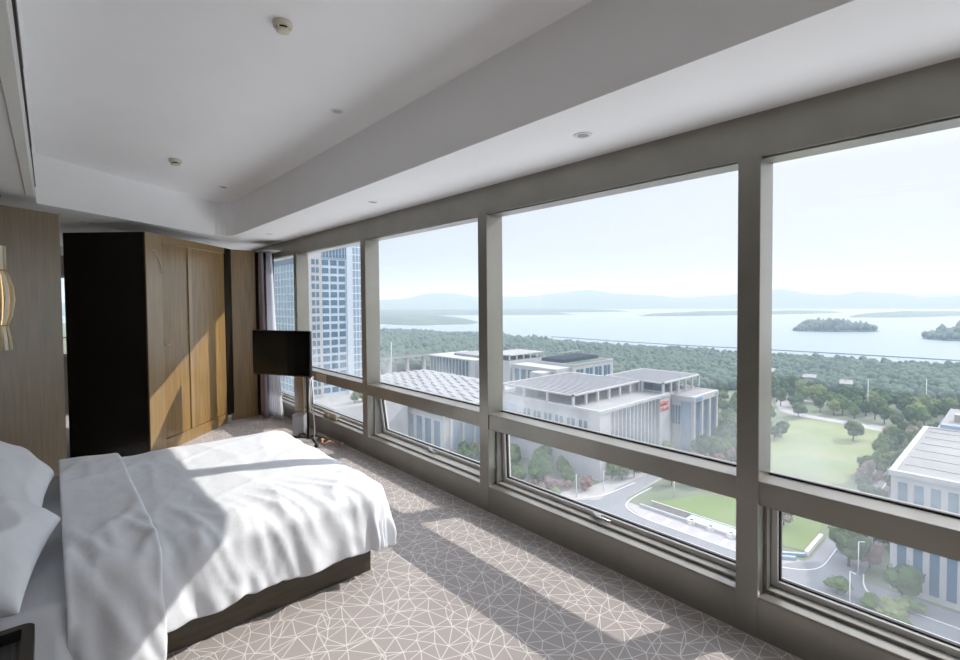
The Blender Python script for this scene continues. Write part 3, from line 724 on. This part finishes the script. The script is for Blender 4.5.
for k in range(6):
    ya = 117+k*6.2
    bparts(A, 'window', 160.85, ya, -57, 161.02, ya+1.6, -47, M_win); bparts(A, 'window', 160.85, ya+2.6, -57, 161.02, ya+4.0, -47, M_win)
bparts(A, 'side_glass_bay', 160.8, 156, -62, 161.02, 168, -46, M_win2)
canopy(A, 160.5, 123.5, 213.5, 166, -37.2, ZA, 19, 6)
bparts(A, 'roof_room', 168, 150, ZA, 205, 164, -38, M_roofc)
bparts(A, 'roof_room', 208, 126, ZA, 216, 136, -38.3, M_conc)
# red sign characters on the pier
M_red = mat('red_sign', (.55, .05, .05), .5)
strokes = [
 [((0,.5),(1,.5)), ((.5,0),(.5,1)), ((.1,.85),(.9,.85)), ((.1,.1),(.45,.45)), ((.9,.1),(.55,.45))],
 [((.05,.05),(.05,.95)), ((.95,.05),(.95,.95)), ((.05,.95),(.95,.95)), ((.05,.05),(.95,.05)), ((.25,.7),(.75,.7)), ((.5,.25),(.5,.7)), ((.25,.3),(.75,.3))],
 [((.15,0),(.15,.95)), ((.0,.75),(.3,.75)), ((.45,.9),(.95,.9)), ((.4,.6),(1,.6)), ((.7,.05),(.7,.6)), ((.45,.1),(.55,.4)), ((.95,.1),(.85,.4))],
 [((.5,.98),(.05,.6)), ((.5,.98),(.95,.6)), ((.3,.55),(.7,.55)), ((.15,.35),(.85,.35)), ((.4,.35),(.25,.05)), ((.25,.05),(.85,.08))]]
strokes += [[((.1,.9),(.9,.9)), ((.2,.6),(.8,.6)), ((.5,.9),(.5,.1)), ((.1,.1),(.9,.1)), ((.2,.35),(.8,.35))],
 [((.5,1),(.5,0)), ((.1,.3),(.1,.75)), ((.9,.3),(.9,.75)), ((.1,.75),(.9,.75)), ((.1,.3),(.9,.3))],
 [((.2,.3),(.25,.05)), ((.4,.6),(.45,.1)), ((.45,.1),(.8,.1)), ((.6,.7),(.65,.45)), ((.85,.6),(.95,.3))],
 [((.0,.5),(.35,.5)), ((.18,.95),(.18,.1)), ((.5,.95),(.5,.1)), ((.5,.95),(.95,.95)), ((.95,.95),(.95,.1)), ((.5,.55),(.95,.55))]]
for r in range(2):
    for c_ in range(4):
        b = BM(); bx0 = 208.3+c_*2.05-161; bz0 = -47.2-r*2.7-G
        for (p, q) in strokes[r*4+c_]:
            P0 = Vector((bx0+p[0]*1.7, -.12, bz0+p[1]*2.1)); P1 = Vector((bx0+q[0]*1.7, -.12, bz0+q[1]*2.1)); tube(b, [P0, P1], .17, 4)
        mesh_obj('sign_character', b, M_red, A)['label'] = 'red sign character'
# wing with the second canopy
A2 = empty('conference_wing', (218, 112, G), 0, 'white wing with slatted canopy behind the red signed building', 'building')
bparts(A2, 'body', 218, 114, G, 250, 145, -43.2, M_conc); bparts(A2, 'roof_deck', 218.5, 114.5, -43.2, 249.5, 144.5, -43.0, M_roofc)
bparts(A2, 'inner_room', 222, 122, -43, 246, 142, -38, M_win); canopy(A2, 212.5, 111.5, 250.5, 144, -36.8, -43, 13, 5)
# building B
Bb = empty('glass_corner_building', (225, 103, G), 0, 'white building with tall corner columns and blue glass right of the red signs', 'building')
bparts(Bb, 'body', 225, 104.5, G, 250.5, 113.4, -46.5, M_win2); bparts(Bb, 'roof_slab', 224.4, 102.6, -46.6, 251.6, 113.8, -44.0, M_conc); bparts(Bb, 'roof_deck', 226, 104.5, -44, 250, 113, -43.8, M_roofc)
for k in range(4): bparts(Bb, 'column', 225+k*8.3, 102.9, G, 226.6+k*8.3, 104.3, -46.6, M_conc)
for k in range(3): bparts(Bb, 'glass_bay', 226.6+k*8.3, 104.1, G+2, 233.3+k*8.3, 104.5, -46.8, M_win)
bparts(Bb, 'side_wall', 224.6, 109, G, 225.02, 113.4, -46.6, M_conc)
for k in range(3): bparts(Bb, 'window', 224.4, 109.4+k*1.4, -58, 224.65, 110.2+k*1.4, -49, M_win)
M_bl = mat('blue_sign', (.08, .22, .5), .5)
for k in range(5): bparts(Bb, 'sign_character', 226.3+k*1.4, 102.45, -46.1, 227.3+k*1.4, 102.62, -44.9, M_bl)
for k in range(2): bparts(Bb, 'sign_character', 247.5+k*1.6, 102.45, -46.1, 248.6+k*1.6, 102.62, -44.9, M_bl)
# building C
Cb = empty('gallery_building', (261, 213, G), 0, 'long white gallery building with dark planted roof behind the conference building', 'building')
bparts(Cb, 'body', 279, 215, G, 330, 250, -44.8, M_conc); bparts(Cb, 'wing', 263, 217, G, 279, 260, -46, M_conc); bparts(Cb, 'low_front', 252, 221, G, 279.2, 232, -48, M_conc)
bparts(Cb, 'planted_roof', 281, 218, -44.8, 328, 249, -44.0, M_forest); parapet(Cb, 279, 214.6, 330, 250, -44.8, .9, .8)
bparts(Cb, 'roof_gallery', 282, 226, -44, 326, 247, -41.6, M_darkslat)
for k in range(4):
    bparts(Cb, 'window', 283+k*11.5, 214.7, -58, 286.6+k*11.5, 215.02, -48, M_win); bparts(Cb, 'window', 287.8+k*11.5, 214.7, -58, 291+k*11.5, 215.02, -48, M_win)
for k in range(6): bparts(Cb, 'window', 262.8, 219+k*6.8, -60, 263.02, 223.2+k*6.8, -49, M_win)
for k in range(4): bparts(Cb, 'window', 254+k*5.5, 220.8, -60, 256.6+k*5.5, 221.02, -50, M_win)
b = BM(); o = Cb.location
for k in range(12): tube(b, [(300+k*2.4-o.x, 246-o.y, -41.6-G), (300+k*2.4-o.x, 246-o.y, -39.4-G), (302.4+k*2.4-o.x, 246-o.y, -39.4-G)], .25, 5)
mesh_obj('roof_rail', b, M_frame_d, Cb)
# building with the canopy behind C
Db = empty('canopied_building', (254, 262, G), 0, 'pale flat building with green roof and thin canopy beyond the gallery', 'building')
bparts(Db, 'body', 262, 262, G, 304, 293, -44, M_conc); bparts(Db, 'planted_roof', 263, 263, -44, 303, 292, -43.6, M_forest); canopy(Db, 263, 263, 303.5, 292, -39.6, -43.6, 10, 5, M_roofc)
# building L: long glass side
Lb = empty('glass_hall', (257, 296, G), 0, 'long blue glass hall with white fins and end wall, beyond the louvred roof', 'building')
bparts(Lb, 'body', 258, 297, G, 300, 360, -47, M_win); bparts(Lb, 'roof_slab', 256.5, 296, -47, 301, 361, -45.8, M_conc)
for k in range(13): bparts(Lb, 'fin', 256.8, 304+k*4.5, G, 258.1, 304.7+k*4.5, -47, M_conc)
bparts(Lb, 'end_wall', 256.4, 296.2, G, 300, 303, -47, M_conc)
bparts(Lb, 'roof_room', 270, 300, -45.8, 296, 340, -43.8, M_roofc)
# bridge
br = empty('elevated_walkway', (230, 404, G), 0, 'long pale elevated walkway on columns left of the glass hall', 'walkway')
bparts(br, 'deck', 130, 400, -52, 300, 408, -50.4, M_conc); bparts(br, 'railing', 130, 399.8, -50.4, 300, 400.1, -49.4, M_roofc)
for k in range(8): bparts(br, 'column', 140+k*20, 402, G, 143+k*20, 405, -52, M_conc)
# louvred roof hall
Hb = empty('louvred_roof_hall', (130, 172, G), 0, 'low hall with wide pale louvred roof in front of the glass hall', 'building')
bparts(Hb, 'body', 132, 174, G, 197, 280, -50, M_conc)
canopy(Hb, 130, 172, 198, 282, -46, -50, 9, 6, M_conc, 1.0)
b = BM(); o = Hb.location; rn = random.Random(5)
for i in range(11):
    for j in range(10):
        xa = 133+i*5.8; ya = 175+j*10.5
        vs = bx(b, xa-o.x, ya-o.y, -46.2-G, xa+3.4-o.x, ya+8.6-o.y, -45.9-G)
        for v in vs:
            if v.co.y > ya-o.y+4: v.co.z += .9+.5*rn.random()
mesh_obj('louvres', b, mat('pale_louvre', (.24, .24, .25), .7), Hb)
bparts(Hb, 'shaded_deck', 131, 173, -49.9, 197, 281, -48.9, M_win)
for k in range(14): bparts(Hb, 'window', 131.8, 177+k*7.2, -66, 132.02, 181.4+k*7.2, -53, M_win)
for k in range(9): bparts(Hb, 'fin', 134+k*7, 171.6, G, 135.2+k*7, 172.4, -50, M_conc)
for k in range(8): bparts(Hb, 'window', 135.6+k*7, 173.7, -66, 140.6+k*7, 174.02, -52, M_win2)
# building R
Rb = empty('office_block', (153.4, 21.8, G), 0, 'white office block with flat roof and tall windows at the right edge', 'building')
ZR = -40.9
bparts(Rb, 'body', 153.7, -60, G, 214, 21.5, ZR-.8, M_conc); bparts(Rb, 'roof_slab', 153.2, -60.4, ZR-.8, 214.4, 21.9, ZR, M_conc); bparts(Rb, 'roof_deck', 154.6, -59, ZR, 213, 20.4, ZR+.12, M_roofc)
parapet(Rb, 153.2, -60.4, 214.4, 21.9, ZR, .45, 1.3)
for k in range(6): bparts(Rb, 'roof_seam', 162+k*9, -58, ZR+.12, 162.25+k*9, 20, ZR+.3, M_frame_d)
bparts(Rb, 'penthouse', 215, -60, G, 234, 19, ZR-1.0, M_conc); bparts(Rb, 'penthouse_band', 214.5, -60, ZR-.6, 216.5, 18, ZR+1.6, M_win2); bparts(Rb, 'penthouse_roof', 217, -60, ZR-1, 260, 19, ZR-.4, M_roofc)
bparts(Rb, 'roof_hut', 232, 12, ZR-.4, 236, 16, ZR+2.2, M_frame_d)
for k in range(14):
    ya = 20.15-k*2.95
    bparts(Rb, 'window', 153.55, ya-1.7, -68.5, 153.75, ya, -50.5, M_win)
    bparts(Rb, 'upper_window', 153.55, ya-1.7, -48.6, 153.75, ya, -43.1, M_win)
for k in range(5): bparts(Rb, 'window', 160+k*10, 21.45, -64, 164+k*10, 21.6, -46, M_win)
# podium and tower
Tw = empty('hotel_tower', (93, 229, G), 0, 'tall glass and white tower filling the far window', 'building')
bparts(Tw, 'podium', 92, 200, G, 129.5, 310, -45, M_conc); bparts(Tw, 'podium_deck', 92.5, 200.5, -45, 129, 309.5, -44.8, M_plaza)
bparts(Tw, 'body', 93.6, 229.8, -45, 128.5, 308, 95, M_win2); bparts(Tw, 'white_wing', 92.6, 228.6, -45, 99.6, 232, 95, M_conc)
bparts(Tw, 'glass_bay', 99.6, 229.5, -45, 113, 229.9, 95, mat('tower_spandrel', (.40, .46, .52), .4))
bparts(Tw, 'pale_pier', 113, 228.9, -45, 116.2, 230, 95, mat('pale_blue_pier', (.40, .46, .53), .5))
zf = -43.5
for r_ in range(17):
    z = zf+3.95*r_
    for k in range(3): bparts(Tw, 'window', 99.9+k*4.35+.35, 229.3, z+.6, 99.9+k*4.35+3.6, 229.52, z+3.2, M_win)
    bparts(Tw, 'window', 94.6, 228.45, z+.7, 96.2, 228.62, z+3.2, M_win); bparts(Tw, 'window', 96.9, 228.45, z+.7, 98.2, 228.62, z+3.2, M_win)
b = BM(); o = Tw.location
for k in range(8): bx(b, 100+k*1.7-o.x, 229.0-o.y, 24-G, 100.5+k*1.7-o.x, 229.6-o.y, 40-G)
bx(b, 99.6-o.x, 229.2-o.y, 23.4-G, 113-o.x, 229.6-o.y, 24-G); mesh_obj('louvre_fins', b, M_win2, Tw)
bparts(Tw, 'dark_louvre_band', 99.6, 229.25, 24.2, 113, 229.5, 40, M_win)
b = BM()
for k in range(36): bx(b, 116.2-o.x, 229.5-o.y, -45+k*3.95-G, 128.5-o.x, 229.8-o.y, -44.6+k*3.95-G); bx(b, 93.3-o.x, 232-o.y, -45+k*3.95-G, 93.6-o.x, 308-o.y, -44.7+k*3.95-G)
for k in range(6): bx(b, 118+k*1.9-o.x, 229.5-o.y, -45-G, 118.2+k*1.9-o.x, 229.8-o.y, 95-G)
for k in range(16): bx(b, 93.3-o.x, 235+k*4.6-o.y, -45-G, 93.6-o.x, 235.25+k*4.6-o.y, 95-G)
mesh_obj('glazing_bars', b, mat('pale_glazing_bar', (.6, .68, .74), .4), Tw)
bparts(Tw, 'dark_top_glass', 93.25, 232, 22, 93.45, 308, 60, M_win)

# ---- trees
def blob(b, c, r, sub, seed, amp=.28, squash=.8, freq=1.6):
    res = bmesh.ops.create_icosphere(b, subdivisions=sub, radius=1.0)
    for v in res['verts']:
        n_ = v.co.copy(); k = 1+amp*noise.noise(n_*freq+Vector((seed, 0, 0)))+amp*.6*noise.noise(n_*freq*2.7+Vector((0, seed, 0)))
        v.co = Vector((n_.x*k*r, n_.y*k*r, n_.z*k*r*squash))+Vector(c)
def crown_mesh(seed, nb=8, sub=2, leaves=700, tall=1.0, spread=.62, tri=.085):
    """unit crown: radius about 1, centre at the origin"""
    r = random.Random(seed); b = BM(); cs = []
    for i in range(nb):
        a = r.random()*6.283; rr = spread*math.sqrt(r.random()); z = (r.random()-.45)*.9*tall; s = .38+.22*r.random()
        cs.append(((rr*math.cos(a), rr*math.sin(a), z), s))
    cs.append(((0, 0, .1), .62))
    for i, (c, s) in enumerate(cs): blob(b, c, s, sub, seed*3.1+i)
    for i in range(leaves):
        c, s = cs[r.randrange(len(cs))]; d = Vector((r.gauss(0, 1), r.gauss(0, 1), r.gauss(0, .8)+.2)).normalized()
        p = Vector(c)+d*s*(.85+.35*r.random()); u = Vector((r.gauss(0, 1), r.gauss(0, 1), r.gauss(0, 1))).normalized()*tri; w_ = u.cross(d).normalized()*tri
        b.faces.new([b.verts.new(p+u), b.verts.new(p-u*.5+w_), b.verts.new(p-u*.5-w_)])
    me = bpy.data.meshes.new('crown'); b.to_mesh(me); b.free()
    return me
def leafmat(n, c1, c2): return mat(n, c1, .85, noise_amt=.3, noise_scale=1.6, col2=c2, spec=.15, detail=6)
LM = {'dark': leafmat('dark_green_leaves', (.030, .058, .022), (.075, .115, .04)), 'mid': leafmat('mid_green_leaves', (.06, .10, .032), (.115, .16, .055)),
      'pale': leafmat('yellow_green_leaves', (.12, .155, .055), (.18, .21, .09)), 'red': leafmat('reddish_leaves', (.16, .085, .075), (.22, .15, .13)), 'brown': leafmat('brownish_twigs', (.17, .14, .11), (.24, .20, .16))}
M_bark = mat('bark', (.09, .07, .05), .9)
crowns = {k: [crown_mesh(i*7+j*3+1, leaves=650) for j in range(3)] for i, k in enumerate(LM)}
for k, L_ in crowns.items():
    for me in L_: me.materials.append(LM[k])
b = BM(); tube(b, [(0, 0, 0), (.02, .01, .5), (0, 0, 1)], [.06, .045, .03], 6); trunk_me = bpy.data.meshes.new('trunk'); b.to_mesh(trunk_me); b.free(); trunk_me.materials.append(M_bark)
rt_ = random.Random(11)
def tree(x, y, h, r, kind='mid', label='', group='', trunk=True, name='tree', cat='tree', zb=None):
    zb = G if zb is None else zb
    o = empty(name, (x, y, zb), rt_.random()*6.28, label, cat, group or None)
    c = bpy.data.objects.new('crown', rt_.choice(crowns[kind])); COL.objects.link(c); c.parent = o
    ch = h*.47
    c.location = (0, 0, h-ch*.95); c.scale = (r*.82, r*.82*(.9+.2*rt_.random()), ch)
    if trunk:
        t = bpy.data.objects.new('trunk', trunk_me); COL.objects.link(t); t.parent = o; t.scale = (max(2.5, h*.5), max(2.5, h*.5), h*.55)
    return o
kw = {'dark': 'dark green', 'mid': 'mid green', 'pale': 'yellow green', 'red': 'reddish', 'brown': 'bare brownish'}
def patch(pts, n, hmin, hmax, kinds, where, seed, rfac=.42, mind=5.0):
    r = random.Random(seed); xs = [p[0] for p in pts]; ys = [p[1] for p in pts]; done = []; tries = 0
    while len(done) < n and tries < n*60:
        tries += 1; x = r.uniform(min(xs), max(xs)); y = r.uniform(min(ys), max(ys))
        if not inside((x, y), pts) or any((x-a)**2+(y-c)**2 < mind**2 for a, c in done): continue
        done.append((x, y)); k = r.choice(kinds); h = r.uniform(hmin, hmax)
        az_ = [math.atan2(p[0], p[1]) for p in pts]; ds = [math.hypot(*p) for p in pts]
        ta_ = (math.atan2(x, y)-min(az_))/(max(az_)-min(az_)); td = (math.hypot(x, y)-min(ds))/(max(ds)-min(ds))
        size = 'small' if h < hmin+(hmax-hmin)*.33 else 'large' if h > hmin+(hmax-hmin)*.67 else 'medium'
        side = 'far left' if ta_ < .25 else 'left of centre' if ta_ < .5 else 'right of centre' if ta_ < .75 else 'far right'
        dep = 'front' if td < .5 else 'back'
        lab = f'{size} {kw[k]} tree {where}, {dep}, {side}'
        tree(x, y, h, h*rfac*(.85+.4*r.random()), k, lab, lab.replace('tree ', 'trees ', 1))
for x, y, h, r, k, l in ((338, 91, 10, 5.5, 'dark', 'round dark tree at the far left corner of the lawn beside the pale path'), (281, 83, 9, 4, 'dark', 'small dark tree at the left edge of the big lawn, farther of the pair'),
    (273, 84, 8, 3.6, 'dark', 'small dark tree at the left edge of the big lawn, nearer of the pair'), (301, 57, 11, 5.5, 'dark', 'lone dark tree standing at the right side of the big lawn'), (346, 46, 9, 4.5, 'dark', 'small round dark tree where the path meets the roof edge'),
    (158, 30.5, 12, 5.4, 'dark', 'big dark tree above the lamp post beside the right road'), (148, 18.5, 9.5, 4.4, 'dark', 'dark round tree in front of the office block windows'),
    (141, 29.5, 4.5, 3.0, 'mid', 'round green bush tree on the road island at the lower right'),
    (172, 50, 8, 3.6, 'brown', 'bare brownish tree on the near grass by the white wall'), (187, 82, 9, 4.5, 'dark', 'dark tree at the far end of the bright near lawn'), (195, 74, 9, 4.5, 'mid', 'green tree behind the bright near lawn'), (178, 90, 9, 4, 'mid', 'green tree at the bend of the road by the near lawn')):
    tree(x, y, h, r*1.1, k, l)
patch([(160, 30), (162, 23.5), (196, 23), (230, 26), (230, 46), (205, 40), (165, 31)], 12, 6, 10, ['dark', 'dark', 'red'], 'beside the office block road', 21)
patch([(232, 24), (335, 24), (330, 48), (296, 44), (262, 44), (232, 40)], 44, 7, 11, ['dark', 'mid', 'mid', 'brown'], 'between lawn and office block', 22, mind=4)
patch([(232, 34), (248, 34), (248, 44), (232, 44)], 5, 4, 6, ['red'], 'in the lawn side shrub patch', 23, mind=3)
patch([(352, 40), (420, 20), (430, 130), (400, 150), (372, 118), (352, 96)], 62, 9, 13, ['dark', 'dark', 'mid', 'pale'], 'beyond the pale path', 24, mind=6)
patch([(346, 104), (372, 122), (360, 170), (300, 170), (262, 150), (258, 100), (300, 98)], 66, 8, 12, ['dark', 'mid', 'mid'], 'behind the glass corner building', 25, mind=6)
patch([(216, 86), (262, 88), (270, 100), (252, 101), (216, 101)], 16, 7, 11, ['dark', 'mid'], 'at the foot of the glass corner building', 26, mind=4)
patch([(200, 66), (212, 72), (250, 86), (300, 94), (300, 97), (216, 90), (196, 84)], 14, 6, 9, ['dark', 'red', 'mid'], 'along the left edge of the big lawn', 27, mind=5)
patch([(166, 105), (200, 104), (212, 108), (212, 109), (166, 109)], 9, 7, 9, ['dark', 'mid'], 'at the foot of the finned glass front', 28, mind=4)
patch([(128, 128), (156, 112), (158, 165), (130, 165)], 24, 7, 11, ['dark', 'mid', 'mid'], 'left of the conference building', 29, mind=4.5)
patch([(124, 118), (146, 110), (152, 106), (152, 112), (134, 126)], 8, 4, 5.5, ['red'], 'in the red shrub bed', 30, mind=2.5)
patch([(119, 117), (137, 109), (140, 111), (122, 126)], 8, 4, 5.5, ['pale'], 'in the pale hedge', 31, mind=2.5, rfac=.6)
patch([(134, 14), (146, 14), (146, 25), (136, 25)], 9, 2.4, 3.6, ['pale', 'mid'], 'on the near right traffic island', 32, mind=2.2, rfac=.75)
patch([(96, 150), (128, 150), (128, 196), (96, 196)], 12, 7, 10, ['dark', 'mid', 'pale'], 'left of the louvred roof hall', 33, mind=6)
patch([(150, 160), (160, 172), (131, 171), (131, 165)], 4, 5, 7, ['red'], 'before the louvred roof hall', 34, mind=4)

for k, (x, y) in enumerate(((104, 205), (109, 207), (114.5, 205), (120, 208), (125.5, 206))):
    tree(x, y, 6, 2.8, 'mid', f"small green tree on the tower forecourt roof, {('first', 'second', 'third', 'fourth', 'fifth')[k]} of five from the left", 'trees on the tower forecourt', zb=-44.8)
# far forest: no one could count these crowns
def forest(name, pts, spacing, hmin, hmax, seed, label, sub=1, holes=(), fall=None):
    r = random.Random(seed); b = BM(); xs = [p[0] for p in pts]; ys = [p[1] for p in pts]
    x = min(xs)
    ico = bmesh.new(); bmesh.ops.create_icosphere(ico, subdivisions=sub, radius=1.0); V = [v.co.copy() for v in ico.verts]; F_ = [[v.index for v in f.verts] for f in ico.faces]; ico.free()
    verts = []; faces = []
    while x < max(xs):
        y = min(ys)
        while y < max(ys):
            px, py = x+r.uniform(-.45, .45)*spacing, y+r.uniform(-.45, .45)*spacing
            y += spacing
            if not inside((px, py), pts) or any(inside((px, py), h_) for h_ in holes): continue
            h = r.uniform(hmin, hmax)*(.8+.4*noise.noise(Vector((px*.012, py*.012, seed)))+.2); rad = spacing*.62*r.uniform(.85, 1.2)
            if fall: h *= 1.1-.75*min(1, ((px-fall[0])**2+(py-fall[1])**2)/fall[2]**2)
            base = len(verts); s = r.random()*50
            for v in V:
                k = 1+.35*noise.noise(v*1.9+Vector((s, 0, 0)))
                verts.append((px+v.x*rad*k, py+v.y*rad*k, G+h*.5+v.z*h*.52*k))
            faces += [[base+i for i in f] for f in F_]
        x += spacing
    me = bpy.data.meshes.new(name); me.from_pydata(verts, [], faces); me.materials.append(M_forest)
    me.polygons.foreach_set('use_smooth', [True]*len(me.polygons))
    o = bpy.data.objects.new(name, me); COL.objects.link(o); return tag(o, label, 'forest', kind='stuff')
forest('shore_forest', [(432, -200), (640, -200), (640, 60), (618, 250), (605, 420), (610, 520), (380, 520), (332, 300), (332, 230), (300, 200), (300, 172), (362, 172), (402, 152), (432, 130)], 6.0, 8, 12, 1, 'dense dark green woodland between the campus and the lake shore', 2)
forest('lakeside_forest', [(305, 300), (380, 520), (610, 520), (636, 650), (600, 1000), (420, 1000), (120, 1000), (120, 430), (300, 412)], 9, 9, 15, 2, 'hazy green woodland beyond the glass hall and walkway', 1, holes=([(250, 255), (335, 255), (335, 365), (250, 365)], [(120, 395), (305, 395), (305, 412), (120, 412)]))
# a few roofs and lamp masts among the trees
for i, (x, y, w_, d_, lab) in enumerate(((470, 150, 26, 10, 'small pale pavilion roof among trees near the shore, left one'), (455, 115, 20, 9, 'small pale pavilion roof among trees near the shore, middle one'), (440, 88, 22, 8, 'small pale pavilion roof among trees near the shore, right one'))):
    o = empty('pavilion', (x, y, G), .2, lab, 'pavilion'); box('walls', -w_/2+1, -d_/2+1, 0, w_/2-1, d_/2-1, 9, M_conc, o); box('roof', -w_/2, -d_/2, 9, w_/2, d_/2, 10, M_roofc, o)
def lamp_post(x, y, h, lab, r=.11):
    o = empty('street_lamp', (x, y, G), rt_.random()*6, lab, 'street lamp', None)
    b = BM(); tube(b, [(0, 0, 0), (0, 0, h)], [r*1.4, r], 6); mesh_obj('pole', b, M_kerb, o)
    b = BM(); tube(b, [(0, 0, h-.3), (.3, 0, h), (1.0, 0, h+.1)], r*.8, 6); bx(b, .9, -.13, h, 1.4, .13, h+.12); mesh_obj('lamp_head', b, M_kerb, o)
lamp_post(154.3, 27.8, 9, 'white street lamp in front of the big dark tree by the right road'); lamp_post(136, 26, 9, 'white street lamp on the near right traffic island')
lamp_post(142, 108, 8, 'white street lamp before the shrub bed, left one'); lamp_post(154, 104.5, 8, 'white street lamp at the corner of the conference building')
lamp_post(375, 64, 22, 'tall pale lamp mast among the trees beyond the lawn', .16); lamp_post(400, 40, 22, 'tall pale lamp mast among trees above the office roof', .16)
lamp_post(238, 394, 34, 'tall white mast rising above the elevated walkway', .35); lamp_post(168, 84, 7, 'white street lamp on the bright near lawn')

# islands and far shores
def mound(name, cx_, cy_, rx, ry, h, rz, label, seed, kind='thing'):
    b = BM(); nr, na = 9, 60; rings = []
    for i in range(nr+1):
        t = i/nr; row = []
        for k in range(na):
            a = 2*math.pi*k/na; e = 1+.22*noise.noise(Vector((math.cos(a)*1.5, math.sin(a)*1.5, seed)))+.08*noise.noise(Vector((math.cos(a)*6, math.sin(a)*6, seed)))
            x, y = rx*t*e*math.cos(a), ry*t*e*math.sin(a)
            z = h*(1-t**3)*(.75+.35*noise.noise(Vector((x/rx*2.3, y/ry*2.3, seed)))+.12*noise.noise(Vector((x/14, y/14, seed)))) + (h*.32 if t < .99 else -1)
            row.append(b.verts.new((x, y, z)))
        rings.append(row)
    for r0, r1 in zip(rings, rings[1:]):
        for k in range(na):
            try: f = b.faces.new((r0[k], r1[k], r1[(k+1) % na], r0[(k+1) % na])); f.smooth = True
            except ValueError: pass
    o = mesh_obj(name, b, M_forest); o.location = (cx_, cy_, G-1); o.rotation_euler[2] = rz
    tag(o, label, 'island' if kind == 'thing' else None, kind=kind if kind != 'thing' else None); return o
def island(cx_, cy_, rx, ry, h, rz, label, seed):
    o = mound('island', cx_, cy_, rx, ry, h*.25, rz, label, seed)
    pl = []
    for k in range(40):
        a = 2*math.pi*k/40; e = .93+.22*noise.noise(Vector((math.cos(a)*1.5, math.sin(a)*1.5, seed)))
        x, y = rx*e*math.cos(a), ry*e*math.sin(a); pl.append((cx_+x*math.cos(rz)-y*math.sin(rz), cy_+x*math.sin(rz)+y*math.cos(rz)))
    f = forest('tree_cover', pl, 9, h*.6, h*1.25, seed, None, 1, fall=(cx_, cy_, max(rx, ry))); f.name = 'wooded_crown'; del f['category']; f.parent = o; f.matrix_parent_inverse = Matrix.LocRotScale(Vector((cx_, cy_, G-1)), Matrix.Rotation(rz, 3, 'Z'), None).inverted()
island(1320, 285, 46, 84, 22, math.radians(38), 'wooded oval island in the middle of the lake', 2.0)
island(1180, 62, 60, 62, 24, math.radians(20), 'wooded headland island at the right edge of the lake', 5.0)
mound('hill_1', 2500, 930, 90, 620, 16, math.radians(62), None, 7.0, 'structure')
mound('hill_2', 2350, 2150, 110, 700, 20, math.radians(50), None, 9.0, 'structure')
mound('hill_3', 1150, 2050, 260, 900, 22, math.radians(-12), None, 11.0, 'structure')
mound('hill_4', 1500, 2900, 300, 1300, 26, math.radians(25), None, 12.0, 'structure')
mound('hill_5', 2700, 300, 120, 420, 15, math.radians(75), None, 13.0, 'structure')
# distant hill ranges, azimuth measured from the window wall direction towards the lake
def ridge_range(name, d0, d1, prof, seed):
    b = BM(); na = 220; nr = 8; g = []
    for i in range(na+1):
        az = -15+130*i/na
        for (a0, h0), (a1_, h1) in zip(prof, prof[1:]):
            if a0 <= az <= a1_: t = (az-a0)/(a1_-a0); t = t*t*(3-2*t); hh = h0+(h1-h0)*t; break
        row = []
        for j in range(nr+1):
            t = j/nr; d = d0+(d1-d0)*t; s = math.sin(math.pi*t)**1.2 if t < 1 else 0
            z = G-2+(hh+71)*s*(1+.07*noise.noise(Vector((az*.25, t*3, seed)))+.03*noise.noise(Vector((az*1.1, t*6, seed))))
            row.append(b.verts.new((d*math.sin(math.radians(az)), d*math.cos(math.radians(az)), z)))
        g.append(row)
    for i in range(na):
        for j in range(nr): f = b.faces.new((g[i][j], g[i+1][j], g[i+1][j+1], g[i][j+1])); f.smooth = True
    return mesh_obj(name, b, M_hill, kind='structure')
def azm(px): return math.degrees(YAW)+math.degrees(math.atan((px-480)/F_PX))
def hgt(px, ydiff, d): return 1.62+ydiff/F_PX*d*math.cos(math.atan((px-480)/F_PX))
PR = [(360, 2), (400, 4), (430, 9), (450, 9), (480, 5), (520, 5), (560, 9), (590, 11), (620, 8), (650, 6), (680, 2), (720, 4), (760, 9), (783, 10), (810, 6), (835, 4), (862, 7), (890, 5), (930, 1), (960, 2), (1020, 6)]
ridge_range('hills_1', 4300, 6300, [(-15, 20), (azm(340), 30)]+[(azm(p), hgt(p, y_, 5300)) for p, y_ in PR]+[(115, 60)], 3)
PR2 = [(360, 2), (420, 3), (500, 6), (560, 3), (700, 5), (800, 2), (900, 6), (1000, 5)]
ridge_range('hills_2', 6800, 8800, [(-15, 20), (azm(340), 30)]+[(azm(p), hgt(p, y_, 7800)) for p, y_ in PR2]+[(115, 60)], 8)
# boom floating in the lake
b = BM(); tube(b, [(760, 640, G-.4), (750, 480, G-.4), (752, 350, G-.4), (765, 260, G-.4), (772, 160, G-.4), (775, 60, G-.4), (770, -80, G-.4)], .9, 6)
tag(mesh_obj('floating_boom', b, mat('dark_boom', (.12, .13, .13), .8)), 'thin dark line of a floating boom across the lake', 'boom')

# ---- haze over the land: real scattering air, outside the building
hz_m = bpy.data.materials.new('haze'); hz_m.use_nodes = True; hn = hz_m.node_tree; hn.nodes.clear()
ho = hn.nodes.new('ShaderNodeOutputMaterial'); hs = hn.nodes.new('ShaderNodeVolumeScatter'); hs.inputs['Color'].default_value = (.46, .60, .78, 1); hs.inputs['Density'].default_value = .00038; hs.inputs['Anisotropy'].default_value = 0
hn.links.new(hs.outputs[0], ho.inputs['Volume'])
hb_ = box('haze', 20, -2800, G-3, 9500, 9500, 190, hz_m, kind='stuff'); tag(hb_, 'thin pale haze lying over the lake and campus', 'haze')
